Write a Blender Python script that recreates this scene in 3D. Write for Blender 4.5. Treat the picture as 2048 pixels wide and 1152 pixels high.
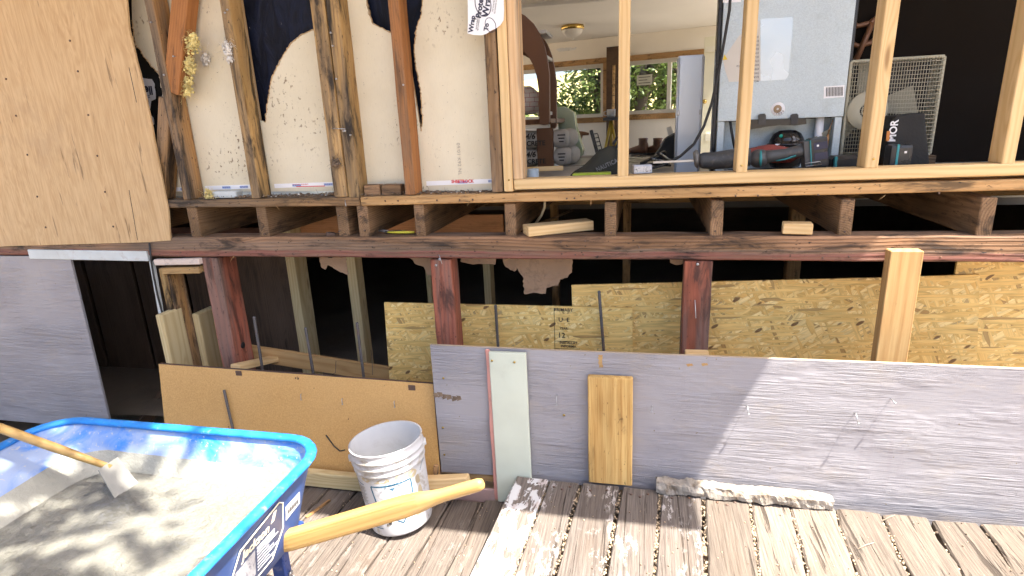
import bpy, bmesh, math, random
from mathutils import Vector, Matrix, noise as mnoise
R = math.radians
random.seed(11)
sc = bpy.context.scene
for o in list(bpy.data.objects):
    bpy.data.objects.remove(o)
C = sc.collection

# ------------------------------------------------------------------ camera
FPX, EYE = 1154.0, 1.58
AX = ((0.97601889, 0.01948842, -0.21681174), (0.21359458, -0.27792655, 0.93655442), (-0.04200577, -0.96040462, -0.27542419))
cam = bpy.data.cameras.new('camera')
cam.sensor_width = 36.0
cam.lens = 36.0 * FPX / 2048.0
cam.clip_start, cam.clip_end = 0.02, 2000
camo = bpy.data.objects.new('camera', cam)
C.objects.link(camo)
camo.matrix_world = Matrix(((AX[0][0], -AX[0][1], -AX[0][2], 0), (AX[1][0], -AX[1][1], -AX[1][2], 0),
                            (AX[2][0], -AX[2][1], -AX[2][2], EYE), (0, 0, 0, 1)))
sc.camera = camo
# ------------------------------------------------------------------ light
SUN = Vector((0.46, -0.15, 1.0)).normalized()
w = bpy.data.worlds.new('World')
sc.world = w
w.use_nodes = True
wn = w.node_tree
sky = wn.nodes.new('ShaderNodeTexSky')
sky.sky_type = 'NISHITA'
sky.sun_disc = False
sky.sun_elevation = math.asin(SUN.z)
sky.sun_rotation = math.atan2(SUN.x, SUN.y)
sky.air_density = 0.8
sky.dust_density = 4.0
sky.ozone_density = 1.0
wn.nodes['Background'].inputs['Strength'].default_value = 0.11
wn.links.new(sky.outputs[0], wn.nodes['Background'].inputs[0])
sl = bpy.data.lights.new('sun', 'SUN')
sl.energy = 4.2
sl.angle = R(0.53)
sl.color = (1.0, 0.955, 0.88)
so = bpy.data.objects.new('sun', sl)
C.objects.link(so)
so.rotation_euler = (-SUN).to_track_quat('-Z', 'Y').to_euler()
so.location = (3, -3, 8)
sc.view_settings.view_transform = 'Standard'
sc.view_settings.look = 'None'
sc.view_settings.gamma = 1
sc.view_settings.use_curve_mapping = False
sc.view_settings.exposure = 2.3
sc.cycles.max_bounces = 8
sc.cycles.diffuse_bounces = 5
sc.cycles.glossy_bounces = 3
sc.cycles.transmission_bounces = 6
sc.cycles.transparent_max_bounces = 8
sc.cycles.use_denoising = True
sc.cycles.use_adaptive_sampling = True
sc.cycles.adaptive_threshold = 0.03
sc.cycles.sample_clamp_indirect = 6

# ------------------------------------------------------------------ places
def ray(px, py):
    a, b, c = px - 1024.0, py - 576.0, FPX
    return Vector([m[0] * a + m[1] * b + m[2] * c for m in AX])
def PY(px, py, y):                       # where the sight line of a place in the picture meets the upright plane Y = y
    r = ray(px, py); p = r * (y / r.y); p.z += EYE; return p
def PZ(px, py, z):                       # ... the level plane Z = z
    r = ray(px, py); p = r * ((z - EYE) / r.z); p.z += EYE; return p

# ------------------------------------------------------------------ node helpers
class T:
    def __init__(s, name):
        s.m = bpy.data.materials.new(name); s.m.use_nodes = True
        s.nt = s.m.node_tree; s.b = s.nt.nodes['Principled BSDF']; s._tc = None
    def n(s, ty, props=None, **ins):
        d = s.nt.nodes.new('ShaderNode' + ty)
        for k, v in (props or {}).items(): setattr(d, k, v)
        for k, v in ins.items():
            k = k.replace('_', ' ')
            i = d.inputs[int(k[1:])] if k[0] == 'i' and k[1:].isdigit() else d.inputs[k]
            s.set(i, v)
        return d
    def set(s, i, v):
        if isinstance(v, bpy.types.NodeSocket): s.nt.links.new(v, i)
        elif isinstance(v, (tuple, list)) and len(v) == 3 and i.type == 'RGBA': i.default_value = (*v, 1)
        else: i.default_value = v
    def co(s, rnd=True):
        if s._tc is None:
            tc = s.n('TexCoord').outputs['Object']
            oi = s.n('ObjectInfo').outputs['Random']
            s.rnd = oi
            k = s.n('CombineXYZ', X=s.ma('MULTIPLY', oi, 37.0), Y=s.ma('MULTIPLY', oi, 3.7), Z=s.ma('MULTIPLY', oi, 9.1)).outputs[0]
            s._raw = tc; s._tc = s.n('VectorMath', {'operation': 'ADD'}, i0=tc, i1=k).outputs[0]
        return s._tc
    def ma(s, op, a, b=0.0, c=None, clamp=False):
        d = s.n('Math', {'operation': op, 'use_clamp': clamp}, i0=a, i1=b)
        if c is not None: s.set(d.inputs[2], c)
        return d.outputs[0]
    def scl(s, v, sx, sy, sz, rot=(0, 0, 0)):
        return s.n('Mapping', Vector=v, Scale=(sx, sy, sz), Rotation=rot).outputs[0]
    def noise(s, v, scale=1.0, det=3.0, rough=0.55, dist=0.0):
        return s.n('TexNoise', Vector=v, Scale=scale, Detail=det, Roughness=rough, Distortion=dist).outputs[0]
    def ss(s, v, a, b, lo=0.0, hi=1.0):
        return s.n('MapRange', {'interpolation_type': 'SMOOTHSTEP'}, Value=v, From_Min=a, From_Max=b, To_Min=lo, To_Max=hi).outputs[0]
    def mix(s, f, a, b, mode='MIX'):
        d = s.n('Mix', {'data_type': 'RGBA', 'blend_type': mode}); s.set(d.inputs[0], f); s.set(d.inputs[6], a); s.set(d.inputs[7], b)
        return d.outputs[2]
    def bump(s, h, st=0.3, dist=0.01):
        d = s.n('Bump', Strength=st, Distance=dist, Height=h); s.nt.links.new(d.outputs[0], s.b.inputs['Normal'])
    def out(s, col, rough=0.6, metal=0.0, spec=0.5):
        s.set(s.b.inputs['Base Color'], col); s.set(s.b.inputs['Roughness'], rough); s.b.inputs['Metallic'].default_value = metal
        s.b.inputs['Specular IOR Level'].default_value = spec
        return s.m

def wood(name, light, dark, stain=0.0, stc=(0.015, 0.013, 0.012), grey=0.0, ring=0.011, rough=0.7, fib=0.35, bmp=0.25, knots=1.0, red=None, var=0.25, thr=0.5, bw=0.55, front=None):
    t = T(name); v = t.co(); raw = t._raw
    sx = t.n('SeparateXYZ', Vector=raw)
    kv = t.n('TexVoronoi', {'feature': 'F1'}, Vector=t.scl(v, 1.6, 9, 9), Scale=1.0).outputs['Distance']
    kf = t.ss(kv, 0.0, 0.30, 1.0, 0.0)
    nz = t.noise(t.scl(v, 1.1, 5, 5), 1.0, 2.0)
    oy = t.ma('MULTIPLY_ADD', t.rnd, 0.16, -0.05); oz = t.ma('MULTIPLY_ADD', t.rnd, -0.09, 0.11)
    yy = t.ma('ADD', sx.outputs[1], oy); zz = t.ma('ADD', sx.outputs[2], oz)
    r = t.ma('SQRT', t.ma('ADD', t.ma('MULTIPLY', yy, yy), t.ma('MULTIPLY', zz, zz)))
    r = t.ma('MULTIPLY_ADD', nz, 0.05, r)
    r = t.ma('MULTIPLY_ADD', kf, 0.03 * knots, r)
    band = t.ma('MULTIPLY_ADD', t.ma('SINE', t.ma('MULTIPLY', r, 6.283 / ring)), 0.5, 0.5)
    band = t.ma('POWER', band, 1.8)
    fb = t.noise(t.scl(v, 5, 170, 170), 1.0, 3.0, 0.6)
    f = t.ma('ADD', t.ma('MULTIPLY', band, bw), t.ma('MULTIPLY', t.ss(fb, 0.35, 0.7), fib))
    col = t.mix(f, light, dark)
    big = t.noise(t.scl(v, 1.3, 4, 4), 1.0, 3.0)
    col = t.mix(1.0, col, t.n('CombineColor', Red=t.ss(big, 0.25, 0.75, 1 - var, 1 + var), Green=t.ss(big, 0.25, 0.75, 1 - var, 1 + var), Blue=t.ss(big, 0.25, 0.75, 1 - var * 1.2, 1 + var * 0.8)).outputs[0], 'MULTIPLY')
    if knots > 0:
        core = t.ss(kv, 0.03, 0.10, 0.75 * min(1, knots), 0.0)
        col = t.mix(core, col, (dark[0] * 0.45, dark[1] * 0.38, dark[2] * 0.35))
    if grey > 0:
        g = t.ss(t.noise(t.scl(v, 1.0, 14, 14), 1.0, 4.0), 0.42, 0.62, 0.0, grey)
        col = t.mix(g, col, (0.16, 0.14, 0.12))
    if red:
        lo = t.ss(t.ma('ADD', sx.outputs[2], t.ma('MULTIPLY', t.noise(t.scl(v, 6, 30, 30), 1.0, 4.0), 0.03)), red[1] + 0.012, red[1] + 0.018, red[2], 0.0)
        col = t.mix(t.ma('MULTIPLY', lo, t.ss(t.noise(t.scl(v, 3, 20, 60), 1.0, 4.0), 0.3, 0.6, 0.35, 1.0)), col, red[0])
    if front:
        fm = t.ss(sx.outputs[1], front[0] - 0.004, front[0] - 0.0015)
        fn = t.ss(t.noise(t.scl(v, 2.2, 30, 30), 1.0, 5.0, 0.65), 0.36, 0.60, 0.15, 1.0)
        wc_ = t.mix(t.ss(fb, 0.35, 0.65), (0.10, 0.072, 0.05), (0.19, 0.135, 0.085))
        col = t.mix(t.ma('MULTIPLY', t.ma('MULTIPLY', fm, fn), front[1]), col, wc_)
    if stain > 0:
        sn = t.noise(t.scl(v, 3.2, 16, 16), 1.0, 6.0, 0.68, 0.6)
        col = t.mix(t.ss(sn, thr, thr + 0.17, 0.0, stain), col, stc)
        sp = t.noise(t.scl(v, 45, 110, 110), 1.0, 2.0)
        col = t.mix(t.ss(sp, 0.66, 0.74, 0.0, min(1, stain)), col, stc)
    t.bump(t.ma('ADD', t.ma('MULTIPLY', fb, 0.7), t.ma('MULTIPLY', band, 0.6 * bw)), bmp, 0.004)
    return t.out(col, rough, spec=0.3)

def plain(name, col, rough=0.5, metal=0.0, dirt=0.0, dc=(0.12, 0.1, 0.08), ds=9.0, bmp=0.0, bs=60.0, var=0.08, thr=0.52, spec=0.5):
    t = T(name); v = t.co()
    b = t.noise(v, ds * 0.45, 3.0)
    c = t.mix(t.ss(b, 0.3, 0.7), tuple(x * (1 - var) for x in col), tuple(min(1, x * (1 + var)) for x in col))
    if dirt > 0:
        n1 = t.noise(v, ds, 6.0, 0.7, 0.4)
        c = t.mix(t.ss(n1, thr, thr + 0.16, 0.0, dirt), c, dc)
    if bmp > 0: t.bump(t.noise(v, bs, 4.0, 0.6), bmp, 0.006)
    rr = t.ss(b, 0.3, 0.7, max(0.05, rough - 0.1), min(1, rough + 0.1))
    return t.out(c, rr, metal, spec)

# ------------------------------------------------------------------ object helpers
WORLD = {}
def wm(o): return WORLD.get(o.name, Matrix.Identity(4))
def link(o, M, parent=None):
    C.objects.link(o)
    WORLD[o.name] = M
    if parent is not None:
        o.parent = parent; o.matrix_basis = wm(parent).inverted() @ M
    else: o.matrix_basis = M
    return o
def tag(o, label=None, cat=None, group=None, kind=None):
    if label: o['label'] = label
    if cat: o['category'] = cat
    if group: o['group'] = group
    if kind: o['kind'] = kind
    return o
def thing(name, label, cat, loc, group=None, M=None):
    o = bpy.data.objects.new(name, None); o.empty_display_size = 0.05
    link(o, M or Matrix.Translation(Vector(loc)))
    return tag(o, label, cat, group)
def frame_from(x, up):
    x = Vector(x).normalized(); up = Vector(up)
    y = up.cross(x).normalized(); z = x.cross(y).normalized()
    return Matrix((x, y, z)).transposed()

_boxc = {}
def box_mesh(L, W, H, bev=0.003, seg=1, jit=0.0, cuts=0, sd=0):
    k = (round(L, 4), round(W, 4), round(H, 4), bev, jit, cuts, sd)
    if k in _boxc: return _boxc[k]
    bm = bmesh.new(); bmesh.ops.create_cube(bm, size=1.0)
    for v in bm.verts: v.co = Vector((v.co.x * L, v.co.y * W, v.co.z * H))
    if cuts:
        es = [e for e in bm.edges if abs(e.verts[0].co.x - e.verts[1].co.x) > L * 0.9]
        bmesh.ops.subdivide_edges(bm, edges=es, cuts=cuts)
    if bev > 0:
        es = [e for e in bm.edges if len(e.link_faces) == 2 and e.calc_face_angle(0) > 0.5]
        bmesh.ops.bevel(bm, geom=es, offset=min(bev, 0.3 * min(L, W, H)), segments=seg, affect='EDGES', profile=0.6)
    if jit > 0:
        rs = random.Random(sd)
        o = Vector((rs.random() * 50, rs.random() * 50, rs.random() * 50))
        for v in bm.verts:
            a = mnoise.noise_vector(Vector((v.co.x * 7, v.co.y * 14, v.co.z * 14)) + o)
            v.co += Vector((a.x * 0.6, a.y, a.z)) * jit
    me = bpy.data.meshes.new('lumber'); bm.to_mesh(me); bm.free()
    _boxc[k] = me
    return me
def lumber(name, p0, p1, W, H, mat, parent=None, up=(0, 0, 1), bev=0.003, jit=0.0, cuts=0, sd=0, align=(0, 0)):
    """a stick from p0 to p1; H along 'up', W across; align shifts the centre line by half sizes"""
    p0, p1 = Vector(p0), Vector(p1); d = p1 - p0
    Rm = frame_from(d, up)
    me = box_mesh(d.length, W, H, bev, 1, jit, cuts, sd)
    c = (p0 + p1) / 2 + Rm @ Vector((0, align[0] * W / 2, align[1] * H / 2))
    if not me.materials: me.materials.append(mat)
    elif me.materials[0] != mat:
        me = me.copy(); me.materials.clear(); me.materials.append(mat)
    o = bpy.data.objects.new(name, me)
    return link(o, Matrix.Translation(c) @ Rm.to_4x4(), parent)

class MB:
    def __init__(s): s.v, s.f, s.m, s.s = [], [], [], []
    def add(s, vs, fs, mi=0, smooth=False):
        b = len(s.v); s.v += [Vector(v) for v in vs]
        for f in fs: s.f.append([b + i for i in f]); s.m.append(mi); s.s.append(smooth)
        return s
    def box(s, c, size, M=None, mi=0):
        c = Vector(c); x, y, z = (q / 2 for q in size)
        vs = [Vector((a * x, b * y, d * z)) for a in (-1, 1) for b in (-1, 1) for d in (-1, 1)]
        if M is not None: vs = [M @ q for q in vs]
        return s.add([c + q for q in vs], [(0, 1, 3, 2), (4, 6, 7, 5), (0, 4, 5, 1), (2, 3, 7, 6), (0, 2, 6, 4), (1, 5, 7, 3)], mi)
    def prism(s, pts, depth, mi=0, side=None, smooth=False):
        """pts: 3D outline; depth: Vector it is pushed along"""
        n = len(pts); pts = [Vector(p) for p in pts]; d = Vector(depth)
        s.add(pts + [p + d for p in pts], [tuple(range(n - 1, -1, -1)), tuple(range(n, 2 * n))], mi)
        b = len(s.v) - 2 * n
        for i in range(n):
            j = (i + 1) % n; s.f.append([b + i, b + j, b + n + j, b + n + i]); s.m.append(mi if side is None else side); s.s.append(smooth)
        return s
    def tube(s, path, r, n=8, mi=0, closed=False, caps=True, flat=(1, 1)):
        path = [Vector(p) for p in path]; k = len(path); rs = r if isinstance(r, (list, tuple)) else [r] * k
        rings = []; up = None
        for i, p in enumerate(path):
            if closed: d = path[(i + 1) % k] - path[i - 1]
            else: d = path[min(i + 1, k - 1)] - path[max(i - 1, 0)]
            if d.length < 1e-9: d = Vector((0, 0, 1))
            d.normalize()
            if up is None: up = Vector((0, 0, 1)) if abs(d.z) < 0.9 else Vector((0, 1, 0))
            a = up.cross(d)
            if a.length < 1e-6: a = Vector((1, 0, 0)).cross(d)
            a.normalize(); b2 = d.cross(a).normalized(); up = b2
            rings.append([p + (a * math.cos(q) * flat[0] + b2 * math.sin(q) * flat[1]) * rs[i] for q in (2 * math.pi * j / n for j in range(n))])
        vs = [q for g in rings for q in g]; fs = []
        for i in range(k if closed else k - 1):
            i2 = (i + 1) % k
            for j in range(n): fs.append((i * n + j, i * n + (j + 1) % n, i2 * n + (j + 1) % n, i2 * n + j))
        if caps and not closed: fs += [tuple(range(n - 1, -1, -1)), tuple((k - 1) * n + j for j in range(n))]
        return s.add(vs, fs, mi, True)
    def lathe(s, prof, n=32, M=None, mi=0, smooth=True, mis=None):
        """prof: (radius, height) pairs turned about local Z"""
        vs = []; fs = []; k = len(prof)
        for r, h in prof:
            for j in range(n):
                q = 2 * math.pi * j / n; p = Vector((r * math.cos(q), r * math.sin(q), h)); vs.append(M @ p if M is not None else p)
        b = len(s.v); s.v += vs
        for i in range(k - 1):
            for j in range(n):
                s.f.append([b + i * n + j, b + i * n + (j + 1) % n, b + (i + 1) * n + (j + 1) % n, b + (i + 1) * n + j]); s.m.append(mis[i] if mis else mi); s.s.append(smooth)
        return s
    def loft(s, rings, mi=0, cap0=False, cap1=False, smooth=True):
        n = len(rings[0]); b = len(s.v); s.v += [Vector(p) for g in rings for p in g]
        for i in range(len(rings) - 1):
            for j in range(n):
                s.f.append([b + i * n + j, b + i * n + (j + 1) % n, b + (i + 1) * n + (j + 1) % n, b + (i + 1) * n + j]); s.m.append(mi); s.s.append(smooth)
        if cap0: s.f.append([b + j for j in range(n - 1, -1, -1)]); s.m.append(mi); s.s.append(False)
        if cap1: s.f.append([b + (len(rings) - 1) * n + j for j in range(n)]); s.m.append(mi); s.s.append(False)
        return s
    def ball(s, c, r, n=10, k=7, sq=(1, 1, 1), M=None, mi=0, jit=0.0):
        c = Vector(c); rings = []
        for i in range(1, k):
            a = math.pi * i / k
            rings.append([(math.sin(a) * math.cos(2 * math.pi * j / n), math.sin(a) * math.sin(2 * math.pi * j / n), -math.cos(a)) for j in range(n)])
        def put(p):
            q = Vector((p[0] * sq[0], p[1] * sq[1], p[2] * sq[2])) * r
            if jit: q *= 1 + jit * mnoise.noise(q * (2.0 / r) + c * 13)
            return c + (M @ q if M is not None else q)
        vs = [put(p) for g in rings for p in g] + [put((0, 0, -1)), put((0, 0, 1))]; fs = []
        for i in range(k - 2):
            for j in range(n): fs.append((i * n + j, i * n + (j + 1) % n, (i + 1) * n + (j + 1) % n, (i + 1) * n + j))
        L = len(vs)
        for j in range(n):
            fs.append((L - 2, (j + 1) % n, j)); fs.append((L - 1, (k - 2) * n + j, (k - 2) * n + (j + 1) % n))
        return s.add(vs, fs, mi, True)
    def build(s, name, mats, parent=None, org=None, M=None, bev=0.0, recalc=True):
        """world coordinates in, unless M (a local frame) is given"""
        if not isinstance(mats, (list, tuple)): mats = [mats]
        if M is None:
            if org is None:
                org = sum(s.v, Vector()) / max(1, len(s.v))
            M = Matrix.Translation(Vector(org)); vs = [v - Vector(org) for v in s.v]
        else: vs = s.v
        me = bpy.data.meshes.new(name); me.from_pydata([tuple(v) for v in vs], [], s.f)
        for m in mats: me.materials.append(m)
        me.polygons.foreach_set('material_index', s.m); me.polygons.foreach_set('use_smooth', s.s)
        if recalc or bev:
            bm = bmesh.new(); bm.from_mesh(me)
            if recalc: bmesh.ops.recalc_face_normals(bm, faces=bm.faces)
            if bev:
                es = [e for e in bm.edges if len(e.link_faces) == 2 and e.calc_face_angle(0) > 0.6]
                bmesh.ops.bevel(bm, geom=es, offset=bev, segments=2, affect='EDGES', profile=0.7)
            bm.to_mesh(me); bm.free()
        me.update()
        return link(bpy.data.objects.new(name, me), M, parent)
def tagged(o, label, cat, group=None, kind=None): return tag(o, label, cat, group, kind)

def letters(txt, M, size, mat, parent, name='lettering', shear=0.0, sx=1.0, bold=0.0, align='CENTER', sp=1.0, line=1.0):
    """print: flat characters lying in the local XY plane of M"""
    cu = bpy.data.curves.new(name, 'FONT'); cu.body = txt; cu.size = size; cu.align_x = align; cu.align_y = 'CENTER'
    cu.shear = shear; cu.offset = bold; cu.space_character = sp; cu.space_line = line; cu.resolution_u = 3; cu.extrude = 0.0002
    cu.materials.append(mat)
    tmp = bpy.data.objects.new(name, cu)
    me = bpy.data.meshes.new_from_object(tmp); bpy.data.objects.remove(tmp); bpy.data.curves.remove(cu)
    if not me.materials: me.materials.append(mat)
    return link(bpy.data.objects.new(name, me), M @ Matrix.Diagonal((sx, 1, 1, 1)), parent)
def face_frame(c, right, up):
    """frame for lettering: X = right, Y = up, Z towards the reader"""
    x = Vector(right).normalized(); z = x.cross(Vector(up)).normalized(); y = z.cross(x)
    return Matrix.Translation(Vector(c)) @ Matrix((x, y, z)).transposed().to_4x4()
FX, FZ = (1, 0, 0), (0, 0, 1)

# ------------------------------------------------------------------ materials
M_new = wood('new_fir', (0.67, 0.48, 0.255), (0.54, 0.34, 0.145), 0.0, ring=0.017, fib=0.25, var=0.12, bmp=0.12)
M_newgrey = wood('new_fir_grey_stripe', (0.62, 0.43, 0.25), (0.5, 0.3, 0.15), 0.0, ring=0.016, grey=0.85, fib=0.4, var=0.15)
M_pt = wood('treated_fir', (0.58, 0.47, 0.27), (0.44, 0.32, 0.15), 0.0, ring=0.018, fib=0.25, var=0.12)
M_old = wood('old_stud_wood', (0.38, 0.21, 0.085), (0.22, 0.11, 0.042), 0.9, ring=0.012, var=0.4, bmp=0.5, grey=0.45, thr=0.47, bw=0.4, front=(0.046, 0.9))
M_oldyel = wood('old_yellow_stud_wood', (0.47, 0.30, 0.13), (0.31, 0.17, 0.06), 0.92, ring=0.014, var=0.35, bmp=0.5, grey=0.2, thr=0.475, bw=0.4, front=(0.046, 0.75))
M_oldred = wood('old_orange_wood', (0.34, 0.145, 0.05), (0.22, 0.085, 0.028), 0.55, ring=0.010, var=0.3, bmp=0.4, thr=0.51, bw=0.4, front=(0.046, 0.6))
M_plate = wood('old_plate_wood', (0.27, 0.16, 0.08), (0.13, 0.075, 0.04), 0.85, ring=0.010, var=0.45, bmp=0.6, grey=0.35, thr=0.47)
M_plate2 = wood('worn_plate_wood', (0.43, 0.26, 0.12), (0.28, 0.15, 0.06), 0.75, ring=0.012, var=0.35, bmp=0.45, thr=0.51, bw=0.4)
M_joist = wood('dark_joist_wood', (0.25, 0.15, 0.085), (0.12, 0.07, 0.04), 0.7, ring=0.009, var=0.4, bmp=0.6, thr=0.5)
M_beam = wood('dark_beam_wood', (0.26, 0.145, 0.085), (0.10, 0.055, 0.034), 0.85, ring=0.012, var=0.6, bmp=1.0, grey=0.4, red=((0.22, 0.072, 0.055), -0.016, 0.75), thr=0.485)
M_redpost = wood('red_post_wood', (0.30, 0.095, 0.06), (0.17, 0.05, 0.035), 0.75, ring=0.014, var=0.6, bmp=0.6, grey=0.6, stc=(0.03, 0.02, 0.018), thr=0.48, knots=0.4)
M_brown = wood('brown_panel_wood', (0.55, 0.27, 0.12), (0.45, 0.20, 0.085), 0.25, ring=0.012, var=0.2)
M_deck = wood('weathered_deck_wood', (0.33, 0.26, 0.20), (0.20, 0.15, 0.11), 0.35, ring=0.015, var=0.25, bmp=0.8, fib=0.6, stc=(0.08, 0.06, 0.05), grey=0.3, knots=0.6, thr=0.50, rough=0.85, bw=0.22)
M_rot = wood('rotted_deck_wood', (0.40, 0.31, 0.22), (0.20, 0.14, 0.09), 0.4, ring=0.017, var=0.3, bmp=1.0, fib=0.8, stc=(0.12, 0.08, 0.05), knots=0.6, thr=0.50, rough=0.9, bw=0.3)
M_handle = wood('varnished_handle_wood', (0.44, 0.28, 0.105), (0.34, 0.20, 0.065), 0.3, stc=(0.26, 0.24, 0.19), ring=0.02, fib=0.35, rough=0.42, bmp=0.12, var=0.16, knots=0.0, thr=0.56)
M_yel = wood('yellow_plank_wood', (0.58, 0.38, 0.15), (0.38, 0.20, 0.06), 0.55, ring=0.03, bw=0.4, fib=0.6, var=0.35, bmp=0.5, stc=(0.10, 0.05, 0.02), thr=0.56)
M_ply = wood('plywood_face', (0.45, 0.29, 0.13), (0.33, 0.18, 0.07), 0.1, ring=0.03, var=0.25, bmp=0.15)
M_shelf = plain('brown_laminate', (0.17, 0.075, 0.035), 0.45, var=0.15, ds=4)

def deck_paint():
    t = T('flaking_white_deck_paint'); v = t.co()
    fb = t.noise(t.scl(v, 5, 150, 150), 1.0, 4.0, 0.65)
    wd = t.mix(t.ss(fb, 0.3, 0.7), (0.21, 0.17, 0.145), (0.11, 0.09, 0.075))
    ms = t.noise(t.scl(v, 7, 16, 16), 1.0, 7.0, 0.66, 0.5)
    m = t.ss(ms, 0.475, 0.50)
    pk = t.ss(t.noise(t.scl(v, 10, 22, 22), 1.0, 5.0), 0.5, 0.56)
    c = t.mix(m, wd, t.mix(t.ma('MULTIPLY', pk, 0.6), (0.60, 0.59, 0.58), (0.46, 0.35, 0.31)))
    t.bump(t.ma('ADD', t.ma('MULTIPLY', fb, 0.5), m), 0.6, 0.003)
    return t.out(c, 0.7, spec=0.3)
M_dpaint = deck_paint()
def deckmat(name, a, b, crack, paint, soil, cs=45):
    t = T(name); v = t.co()
    fb = t.noise(t.scl(v, 5, 150, 150), 1.0, 4.0, 0.65)
    cr = t.noise(t.scl(v, 1.3, cs, cs), 1.0, 5.0, 0.6, 0.3)
    cr2 = t.noise(t.scl(v, 3.5, cs * 2.2, cs * 2.2), 1.0, 3.0, 0.6, 0.5)
    wd = t.mix(t.ss(fb, 0.3, 0.7), a, b)
    tone = t.ss(t.ma('FRACT', t.ma('MULTIPLY', t.rnd, 7.31)), 0.0, 1.0, 0.78, 1.15)
    wd = t.mix(1.0, wd, t.n('CombineColor', Red=tone, Green=tone, Blue=tone).outputs[0], 'MULTIPLY')
    wd = t.mix(t.ss(t.noise(t.scl(v, 2.5, 9, 9), 1.0, 5.0, 0.6), 0.46, 0.68, 0, soil), wd, (0.13, 0.095, 0.07))
    ck = t.ma('MAXIMUM', t.ss(cr, 0.60, 0.65, 0, crack), t.ss(cr2, 0.64, 0.69, 0, crack * 0.8))
    wd = t.mix(ck, wd, (0.045, 0.034, 0.026))
    sc_ = t.ss(t.noise(v, 70.0, 3.0, 0.7), 0.66, 0.70, 0, 0.5)
    wd = t.mix(sc_, wd, (0.10, 0.075, 0.055))
    m = t.ma('MULTIPLY', t.ss(t.noise(t.scl(v, 4, 9, 9), 1.0, 3.0), 0.52, 0.62), t.ss(t.noise(t.scl(v, 18, 40, 40), 1.0, 5.0, 0.7), 0.5, 0.56))
    c = t.mix(t.ma('MULTIPLY', m, paint), wd, (0.60, 0.56, 0.53))
    t.bump(t.ma('SUBTRACT', t.ma('MULTIPLY', fb, 0.8), ck), 0.9, 0.006)
    return t.out(c, 0.88, spec=0.2)
M_splash = deckmat('paint_splashed_deck_wood', (0.175, 0.147, 0.126), (0.10, 0.082, 0.07), 0.75, 0.6, 0.35)
M_deck = deckmat('weathered_deck_wood', (0.165, 0.136, 0.113), (0.098, 0.078, 0.065), 0.75, 0.12, 0.4)
M_rot = deckmat('rotted_deck_wood', (0.205, 0.167, 0.134), (0.118, 0.094, 0.075), 0.85, 0.0, 0.4, 30)
def osb():
    t = T('osb_strands'); v = t.co()
    c = t.mix(t.noise(v, 9.0, 3.0), (0.50, 0.32, 0.12), (0.40, 0.23, 0.075))
    cols = [(0.80, 0.57, 0.21), (0.70, 0.45, 0.14), (0.85, 0.65, 0.29), (0.68, 0.42, 0.125), (0.80, 0.55, 0.19)]
    h = t.noise(v, 30.0, 2.0)
    wv = t.n('VectorMath', {'operation': 'ADD'}, i0=v, i1=t.n('VectorMath', {'operation': 'SCALE'}, i0=t.n('TexNoise', Vector=v, Scale=14.0, Detail=2.0).outputs['Color'], Scale=0.007).outputs[0]).outputs[0]
    for i, (an, a, b, pr) in enumerate(((8, 10, 78, 0.3), (-38, 10, 70, 0.5), (62, 12, 74, 0.55), (-18, 9, 60, 0.5), (34, 11, 80, 0.55), (-66, 12, 76, 0.66), (3, 9, 86, 0.55))):
        vo = t.n('TexVoronoi', {'feature': 'F1'}, Vector=t.scl(t.scl(wv, 1, 1, 1, (0, R(an), 0)), a, 1, b), Scale=1.0)
        sp = t.n('SeparateColor', Color=vo.outputs['Color'])
        k = t.ma('GREATER_THAN', sp.outputs[0], pr)
        cc = t.mix(sp.outputs[1], cols[i % 5], cols[(i + 3) % 5])
        cc = t.mix(t.ma('MULTIPLY', t.ma('GREATER_THAN', sp.outputs[2], 0.95), 0.6), cc, (0.22, 0.12, 0.05))
        ed = t.ss(vo.outputs['Distance'], 0.4, 0.85, 1.0, 0.8)
        cc = t.mix(1.0, cc, t.n('CombineColor', Red=ed, Green=ed, Blue=ed).outputs[0], 'MULTIPLY')
        fbr = t.ss(t.noise(t.scl(t.scl(wv, 1, 1, 1, (0, R(an), 0)), 12, 1, 260), 1.0, 2.0), 0.3, 0.7, 0.9, 1.12)
        cc = t.mix(1.0, cc, t.n('CombineColor', Red=fbr, Green=fbr, Blue=fbr).outputs[0], 'MULTIPLY')
        c = t.mix(k, c, cc); h = t.ma('ADD', t.ma('MULTIPLY', h, 0.8), t.ma('MULTIPLY', t.ma('MULTIPLY', k, sp.outputs[1]), 0.4))
    fl = t.n('TexVoronoi', {'feature': 'F1'}, Vector=t.scl(t.scl(wv, 1, 1, 1, (0, R(35), 0)), 14, 1, 34), Scale=1.0)
    fs = t.n('SeparateColor', Color=fl.outputs['Color'])
    c = t.mix(t.ma('MULTIPLY', t.ma('GREATER_THAN', fs.outputs[0], 0.9), t.ss(fl.outputs['Distance'], 0.2, 0.3, 0.85, 0.0)), c, (0.09, 0.035, 0.018))
    t.bump(h, 0.35, 0.003)
    return t.out(c, 0.5, spec=0.4)
M_osb = osb()
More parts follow.
